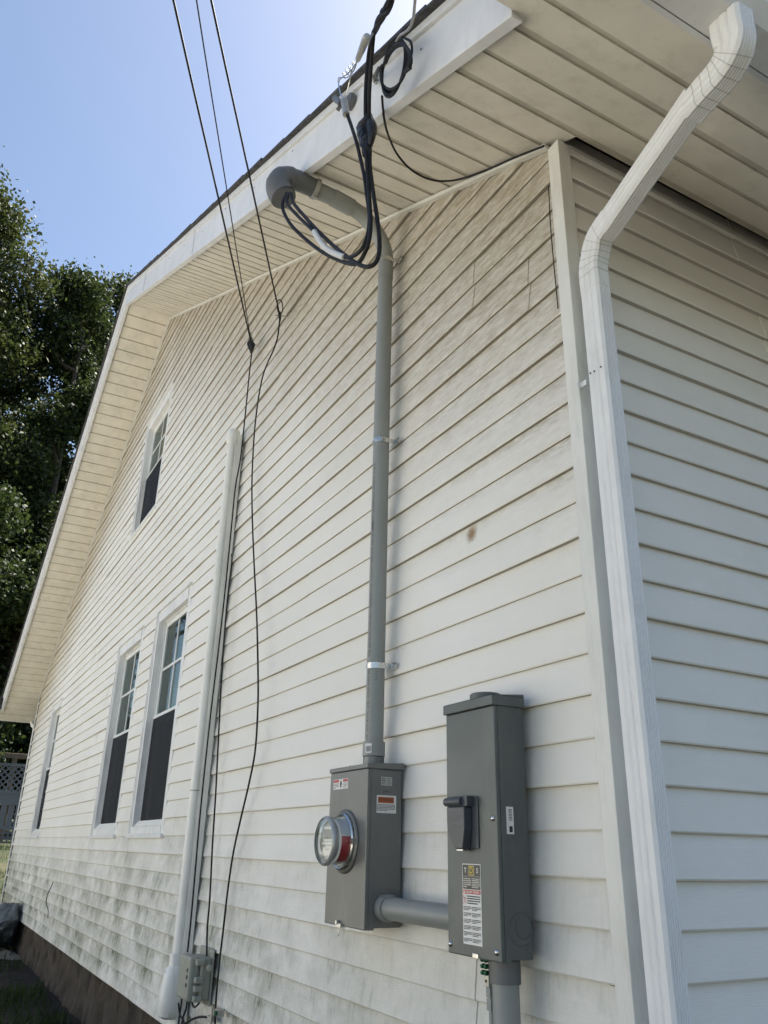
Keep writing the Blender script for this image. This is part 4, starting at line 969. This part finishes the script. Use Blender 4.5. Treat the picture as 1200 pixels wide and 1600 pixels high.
MB().tube(smooth_path([gb_, at(549, 112, 1, -.56), at(546, 128, 1, -.54), at(541, 148, 1, -.53)], 4), .0022, 6).build('bail_wire', M['zinc'], gp, smooth=True)
for i in range(4):
    c = gb_.lerp(at(533, 123, 1, -.555), .2 + i * .2); loop(c, .010, .009, .0016, 'wire_coil', gp, mat='pvc_grey')
ins = thing('insulator', at(541, 160, 1, -.50), 'dark house knob insulator screwed to the fascia with a metal sleeve', 'insulator')
ic = at(545, 158, 1, -.50)
MB().lathe([(0, -.004), (.030, -.004), (.033, .006), (.028, .018), (.020, .022)], ic, (0, 1, 0), 20).build('knob', M['pvc_dark'], ins, smooth=True)
MB().tube([at(530, 146, 1, -.52), at(524, 154, 1, -.52), at(533, 162, 1, -.53), at(528, 172, 1, -.53)], [.010, .014, .012, .008], 8).build('bracket', M['pvc_dark'], ins)
MB().tube([at(538, 158, 1, -.55), at(541, 179, 1, -.545)], .0125, 16).build('sleeve', M['alu'], ins, smooth=True)
MB().tube([at(533, 148, 1, -.55), at(538, 160, 1, -.55)], .004, 8).build('rod', M['zinc'], ins)
# messenger cable, eye hook and coil
ms0 = at(622, 60, 1, -.56); ms1 = at(649, -4, 1, -.66); dm = ms1 - ms0
cable('messenger_cable', [at(592, 122, 1, -.50), at(604, 96, 1, -.53), ms0, ms1, ms1 + dm * 2.5 + Vector((.2, -.3, 0)), ms1 + dm * 9 + Vector((2.4, -2.8, -.3))], .0042, 'thin grey overhead messenger wire right of the heavy service drop', mat='alu')
eh = thing('eye_hook', at(586, 124, 1, -.50), 'black eye hook and ring on the fascia left of the coiled cable', 'hook')
MB().tube([at(592, 104, 1, -.51), at(588, 116, 1, -.51), at(585, 124, 1, -.50), at(585, 124, 1, -.47)], [.004, .008, .009, .008], 10).build('hook', M['pvc_dark'], eh, smooth=True)
loop(at(585, 124, 1, -.505), .016, .015, .0022, 'ring', eh, mat='alu')
co = thing('cable_coil', at(615, 100, 1, -.53), 'coiled loops of black cable hanging from the fascia with a tail to the soffit', 'cable coil')
for i in range(5):
    rx = 1.0 - .07 * i; pts = []
    for j in range(33):
        t = 2 * math.pi * j / 32; ux = math.cos(t); uz = math.sin(t)
        # tilted ellipse about (615,103): long axis up-right
        px = 615 + (14.5 + i * .9) * ux * 1.0 + 13 * uz * .8 + (2.5 if uz > 0 else 0) * i * .7; py = 105 - 46 * rx * uz + 8 * ux
        pts.append(at(px, py, 1, -.53 - .006 * i + .015 * math.sin(t + i)))
    MB().tube(pts, .0042, 8).build('coil_loop', M['black_cable'], co, smooth=True)
MB().tube(smooth_path([at(633, 60, 1, -.53), at(642, 66, 1, -.54), at(643, 85, 1, -.54), at(634, 112, 1, -.53), at(618, 140, 1, -.53)], 5), .0040, 8).build('coil_loop', M['black_cable'], co, smooth=True)
tailp = [at(597, 150, 1, -.52), at(598, 165, 1, -.50), at(601, 190, 1, -.46), at(607, 212, 1, -.41), at(620, 240, 1, -.33), at(640, 263, 1, -.24), at(665, 278, 1, -.15), at(690, 283, 1, -.08), at(718, 280, 1, -.03), at(760, 266, 1, -.012), at(800, 248, 1, -.012), at(850, 228, 1, -.012)]
MB().tube(smooth_path(tailp, 6), .0040, 8).build('tail', M['black_cable'], co, smooth=True)
MB().tube(smooth_path([at(857, 290, 1, .004), at(860, 350, 1, -.001), at(866, 420, 1, .000), at(872, 482, 1, .004)], 6), .0017, 8).build('tail', M['black_cable'], co, smooth=True)  # no cable: thin dark line painting the shadow in the corner post gap

# a thin wire hanging from a broken course far along the wall
wp = wall(80, 1382, -.012)
cable('loose_wire', [wall(83, 1378, -.004), wall(79, 1388, -.02), wall(75, 1396, -.02), wall(72, 1410, -.02), wall(75, 1420, -.02), wall(75, 1434, -.015)], .004, 'thin loose wire hanging from a broken siding course left of the windows', cat='wire')

# ================================================================ GROUND AND YARD
def gz(x, y):
    t = min(max((-13.2 - x) / 10.5, 0), 1); t = t * t * (3 - 2 * t)
    t2 = min(max((-24 - x) / 60, 0), 1)
    return 1.18 * t + 3 * t2 + .02 * rock((x, y, 0), .8) - .005
def axis_pts(lo, hi, dense_lo, dense_hi, dstep):
    a = list(np.arange(dense_lo, dense_hi, dstep)); s = dstep; v = dense_lo
    while v > lo: s *= 1.35; v -= s; a.insert(0, v)
    s = dstep; v = a[-1]
    while v < hi: s *= 1.35; v += s; a.append(v)
    return a
gx = axis_pts(-600, 600, -28, 4, .22); gy = axis_pts(-600, 600, -4, 5, .22)
gv = [(x, y, gz(x, y)) for y in gy for x in gx]; nxg = len(gx)
gd = MB().add(gv, [(j * nxg + i, j * nxg + i + 1, (j + 1) * nxg + i + 1, (j + 1) * nxg + i) for j in range(len(gy) - 1) for i in range(nxg - 1)]).build('ground', M['ground'], recalc=False, smooth=True)
tag(gd, kind='structure')

def big_mesh(name, V, F4, mat, parent=None):
    me = bpy.data.meshes.new(name); nv, nf = len(V), len(F4)
    me.vertices.add(nv); me.vertices.foreach_set('co', V.astype(np.float32).ravel())
    me.loops.add(nf * 4); me.loops.foreach_set('vertex_index', F4.astype(np.int32).ravel())
    me.polygons.add(nf); me.polygons.foreach_set('loop_start', np.arange(0, nf * 4, 4, dtype=np.int32)); me.polygons.foreach_set('loop_total', np.full(nf, 4, np.int32))
    me.materials.append(mat); me.update(calc_edges=True); me.validate()
    o = bpy.data.objects.new(name, me); COL.objects.link(o)
    if parent is not None: o.parent = parent; o.matrix_parent_inverse = Matrix.Translation(-world_loc(parent))
    return o
def leaves(C, size, rng, droop=.3):
    n = len(C); d = rng.normal(size=(n, 3)); d[:, 2] -= droop; d /= np.linalg.norm(d, axis=1)[:, None]
    e = rng.normal(size=(n, 3)); e -= d * (e * d).sum(1)[:, None]; e /= np.linalg.norm(e, axis=1)[:, None]
    s = size * rng.uniform(.6, 1.35, size=n)[:, None]; nn = np.cross(d, e)
    V = np.stack([C, C + d * s * .5 + e * s * .30 + nn * s * .06, C + d * s, C + d * s * .5 - e * s * .30 + nn * s * .06], 1).reshape(-1, 3)
    return V, np.arange(n * 4).reshape(-1, 4)
def tree(name, base, height, crown_z0, blobs, size, count, mat, label, lean=(0, 0), cat='tree', group=None, trunk_r=.28):
    """blobs: (x, y, z, r) lumps that make the crown; leaves sit in twig-sized clusters in their shells"""
    b = Vector(base); t = thing(name, b, label, cat, group); rng = np.random.default_rng(abs(hash(label)) % 1000 if False else int(abs(b.x * 13 + b.y * 7) * 10) % 997)
    w = np.array([q[3] ** 2.2 for q in blobs]); w /= w.sum(); C = []
    for q, ww in zip(blobs, w):
        nc = max(3, int(count * ww / 14)); dr = rng.normal(size=(nc, 3)); dr /= np.linalg.norm(dr, axis=1)[:, None]
        rad = q[3] * (rng.uniform(.25, 1, nc) ** .45) * (1 + .16 * np.sin(dr[:, 0] * 5 + q[0]) * np.cos(dr[:, 2] * 6))
        cc = np.array(q[:3]) + dr * rad[:, None] * np.array([1, 1, .82])
        for c in cc: C.append(c + rng.normal(size=(14, 3)) * np.array([.30, .30, .16]) * (size / .165))
    C = np.concatenate(C); V, F = leaves(C, size, rng); big_mesh('crown', V, F, mat, t)
    mb = MB(); top = Vector((b.x + lean[0], b.y + lean[1], b.z + height))
    pts = smooth_path([b - Vector((0, 0, .3)), b.lerp(top, .25) + Vector((.15, -.1, 0)), b.lerp(top, .5) + Vector((-.1, .12, 0)), b.lerp(top, .8), top], 4)
    n_ = len(pts); mb.tube(pts, [trunk_r * (1 - .88 * i / (n_ - 1)) for i in range(n_)], 10)
    for q in blobs:
        c = Vector(q[:3]); k = min(max((c.z - b.z - q[3] * .9) / height, .15), .9); st = pts[int(k * (n_ - 1))]
        mid = st.lerp(c, .5) + Vector((0, 0, -.25 * q[3])); pp = smooth_path([st, mid, c], 4)
        mb.tube(pp, [trunk_r * .34 * (1 - .8 * i / (len(pp) - 1)) for i in range(len(pp))], 6)
        for _ in range(4):
            e = c + Vector(rng.normal(size=3) * q[3] * .5); mb.tube([pp[-3], pp[-3].lerp(e, .5) + Vector((0, 0, .1)), e], [trunk_r * .12, trunk_r * .07, trunk_r * .02], 5)
    mb.build('trunk', M['bark'], t, smooth=True)
    return t
def crown(cx, cy, z0, z1, rad, n, rng, top_bias=1.0, sp=.8):
    out = []
    for i in range(n):
        f = (i + .5) / n; z = z0 + (z1 - z0) * f
        env = rad * math.sin(math.pi * min(1, .18 + f * .80)) ** .6
        a = rng.uniform(0, 2 * math.pi); r = env * rng.uniform(.25, sp)
        out.append((cx + r * math.cos(a), cy + r * math.sin(a), z, rng.uniform(.28, .46) * rad * (1.1 - .35 * f)))
    return out
r1 = np.random.default_rng(5)
TG = 'tall trees behind the far end of the house'
bl = crown(-25, -4.2, 9, 22.6, 4.0, 26, r1)
tree('oak_tree', (-25, -4.6, gz(-25, -4.6)), 20, 8, bl, .165, 100000, M['leaf_a'], 'tallest tree at the left edge, its crown highest against the sky', (0, .3), group=TG)
bl = crown(-27, .1, 4, 21.4, 3.6, 28, r1)
tree('oak_tree', (-27, .4, gz(-27, .4)), 19, 5, bl, .165, 112000, M['leaf_b'], 'dense tree in the middle of the group, just left of the gable peak', (.2, .2), group=TG)
bl = crown(-31, 2.6, 6, 25.2, 3.6, 24, r1)
tree('oak_tree', (-31, 4.4, gz(-31, 4.4)), 24, 6, bl, .18, 76000, M['leaf_a'], 'tree whose top shows directly beside the gable peak', (0, 0), group=TG)
bl = crown(-24, -1.6, 3.2, 11, 2.6, 14, r1)
tree('understory_tree', (-24.5, -1.6, gz(-24.5, -1.6)), 10, 3, bl, .15, 56000, M['leaf_b'], 'lower dark bushy tree under the tall crowns at the left edge', (0, 0), group=TG, trunk_r=.16)
bl = crown(-29, 2.4, 2.6, 13, 3.0, 16, r1)
tree('understory_tree', (-29, 2.4, gz(-29, 2.4)), 12, 3, bl, .16, 56000, M['leaf_b'], 'lower dark tree behind the lattice fence beside the house corner', (0, 0), group=TG, trunk_r=.16)
bl = crown(-36, -2, 3, 20, 6, 22, r1)
tree('oak_tree', (-36, -2, gz(-36, -2)), 19, 4, bl, .22, 66000, M['leaf_a'], 'far tree filling the gaps behind the front crowns', (0, 0), group=TG)
bl = crown(-38, 7, 3, 18, 6, 18, r1)
tree('oak_tree', (-38, 7, gz(-38, 7)), 17, 4, bl, .22, 50000, M['leaf_b'], 'farthest tree, behind the house corner and fence', (0, 0), group=TG)

dw = MB().box(-30, 9, -9.9, -3.7, -.2, .035).build('driveway', M['driveway'])  # unseen pale slab, added to bounce sunlight onto the shaded walls
tag(dw, kind='structure')

nh = thing('neighbour_house', (-11, -13, 0), 'pale neighbouring house across the driveway', 'house')  # added out of frame as a sunlit reflector for the gable wall
MB().prism([(-20, -10, .0), (-1.5, -10, .0), (-1.5, -10, 5.6), (-20, -10, 5.6)], (0, -8, 0)).build('wall', M['window_white'], nh)
MB().prism([(-20.4, -9.6, 5.5), (-20.4, -14, 8.2), (-20.4, -18.4, 5.5)], (19.3, 0, 0)).build('roof', M['shingle'], nh)
for x in (-17, -13, -8.5, -4.5):
    for z in (1.0, 3.6):
        f = MB().box(x - .5, x + .5, -9.999, -9.95, z, z + 1.3).build('window', M['trim'], nh)
        MB().box(x - .42, x + .42, -9.9499, -9.94, z + .08, z + 1.22).build('pane', M['interior'], f)

# ---------------------------------------------------------------- lattice fence
fx = -24.0; fz = gz(-23.5, 0)
fn = thing('lattice_fence', (fx, 0, fz), 'white lattice topped fence in deep shade behind the far house corner', 'fence')
y0, y1 = -5.0, 6.5; T = 2.05
for i in range(6):
    y = y0 + (y1 - y0) * i / 5
    MB().box(fx - .06, fx + .06, y - .06, y + .06, fz - .4, fz + T + .08).build('post', M['fence_white'], fn, bevel=.006)
rl = MB()
for z, h in ((T, .07), (T - .72, .09), (T - 1.02, .07), (.42, .08)): rl.box(fx - .028, fx + .028, y0, y1, fz + z - h, fz + z)
rl.build('rail', M['fence_white'], fn)
MB().box(fx - .012, fx + .012, y0, y1, fz + T - 1.02, fz + T - .81).build('board', M['fence_white'], fn)
def lattice(mb, za, zb, step, diag):
    if diag:
        h = zb - za; y = y0 - h
        while y < y1:
            for s in (1, -1):
                a = Vector((fx + .006 * s, y if s > 0 else y + h, za)); b = Vector((fx + .006 * s, y + h if s > 0 else y, zb)); d = (b - a).normalized(); nn = Vector((0, -d.z, d.y)) * .019
                mb.prism([a - nn, b - nn, b + nn, a + nn], (.006 * s, 0, 0))
            y += step
    else:
        y = y0
        while y < y1: mb.box(fx + .001, fx + .009, y, y + .04, za, zb); y += step
        z = za
        while z < zb: mb.box(fx - .009, fx - .001, y0, y1, z, z + .04); z += step
lt = MB(); lattice(lt, fz + T - .72, fz + T - .07, .17, True); lt.build('lattice', M['fence_white'], fn)
lt = MB(); lattice(lt, fz + .0, fz + .34, .115, False); lt.build('lattice', M['fence_white'], fn)
pk = MB(); y = y0
while y < y1: pk.box(fx - .010, fx + .010, y, y + .15, fz + .42, fz + T - 1.09); y += .19
pk.build('pickets', M['fence_white'], fn)
bm_ = thing('porch_beam', (fx - 1.0, 0, fz), 'brown weathered beam crossing above the lattice fence', 'beam')
MB().box(fx - 1.1, fx - .95, y0, y1, fz + T + .22, fz + T + .36).build('beam', M['fence_wood'], bm_, bevel=.01)
for y in (y0 + .3, y1 - .3, .9): MB().box(fx - 1.1, fx - .96, y - .07, y + .07, fz - .3, fz + T + .2199).build('post', M['fence_wood'], bm_)

# ---------------------------------------------------------------- bag on a stone slab
sl = found_face(24, 12, lambda u, v: (-11.3 + u * 1.75, -.85 + v * .90, .0 + .06 * min(1, 6 * min(u, 1 - u, v, 1 - v)) + .035 * rock((u * 3, v * 2, 3), 3)))
tag(sl.build('stone_slab', M['stone'], recalc=False, smooth=True), 'pale rough stone slab under the grey bag at the foot of the wall', 'stone slab')
def bag():
    mb = MB(); nu, nv = 40, 30; vs = []
    for j in range(nv + 1):
        v = j / nv
        for i in range(nu):
            a = 2 * math.pi * i / nu
            env = (math.sin(math.pi * min(1, .12 + v * .80)) ** .5) * (1 - .50 * v ** 1.6)
            fold = 1 + .13 * rock((math.cos(a) * 1.2, math.sin(a) * 1.2, v * 1.6), 2.2) + .05 * math.sin(a * 9 + v * 4)
            rx, ry = .72 * env * fold, .34 * env * fold
            x = -10.55 + rx * math.cos(a) + .42 * v ** 1.2; y = -.30 + ry * math.sin(a) + .20 * v ** 1.4
            y = min(y, -.004); vs.append((x, y, .06 + .46 * v + .02 * math.sin(a * 5)))
    mb.add(vs, [(j * nu + i, j * nu + (i + 1) % nu, (j + 1) * nu + (i + 1) % nu, (j + 1) * nu + i) for j in range(nv) for i in range(nu)])
    mb.f += [tuple(nv * nu + i for i in range(nu)), tuple(range(nu - 1, -1, -1))]
    return mb.build('plastic_bag', M['bag'], smooth=True)
tag(bag(), 'dark grey plastic bag slumped against the bottom of the far wall', 'bag')

# ---------------------------------------------------------------- grass and rubble
rng = np.random.default_rng(21)
def blades(n, xr, yr, h, name, label_ok=None):
    x = rng.uniform(*xr, n); y = rng.uniform(*yr, n)
    keep = (np.sin(x * 1.7) + np.sin(x * 4.1 + y * 3) + rng.normal(size=n) * .8) > (-.2 + np.clip((y + .9) * 1.5, 0, 1.6)) ; x, y = x[keep], y[keep]; n = len(x)
    z = np.array([gz(a, b) for a, b in zip(x, y)]); a = rng.uniform(0, 2 * np.pi, n); hh = h * rng.uniform(.4, 1.3, n); w = .004 + hh * .03
    ux, uy = np.cos(a) * w, np.sin(a) * w; lx, ly = rng.normal(size=n) * hh * .4, rng.normal(size=n) * hh * .4
    V = np.stack([np.stack([x - ux, y - uy, z - .01], 1), np.stack([x + ux, y + uy, z - .01], 1), np.stack([x + lx + ux * .3, y + ly + uy * .3, z + hh], 1), np.stack([x + lx - ux * .3, y + ly - uy * .3, z + hh], 1)], 1).reshape(-1, 3)
    return V, np.arange(n * 4).reshape(-1, 4)
V1, F1 = blades(30000, (-13, -3.5), (-2.6, -.04), .075, 'g'); 
go = big_mesh('grass', V1, F1, M['grass']); tag(go, kind='stuff')
V2, F2 = blades(60000, (-24, -13), (-5.5, 1.5), .10, 'g2')
go2 = big_mesh('lawn_grass', V2, F2, M['grass']); tag(go2, kind='stuff')
pb_ = MB()
for i in range(150):
    x = random.uniform(-11, -4); y = random.uniform(-.75, .02); r = random.uniform(.005, .02); z = gz(x, y)
    n_ = 6; vs = [(x + r * random.uniform(.6, 1.1) * math.cos(2 * math.pi * k / n_), y + r * random.uniform(.6, 1.1) * math.sin(2 * math.pi * k / n_), z + r * .1) for k in range(n_)] + [(x, y, z + r * .7)]
    pb_.add(vs, [(k, (k + 1) % n_, n_) for k in range(n_)])
tag(pb_.build('rubble', M['foundation']), kind='stuff')
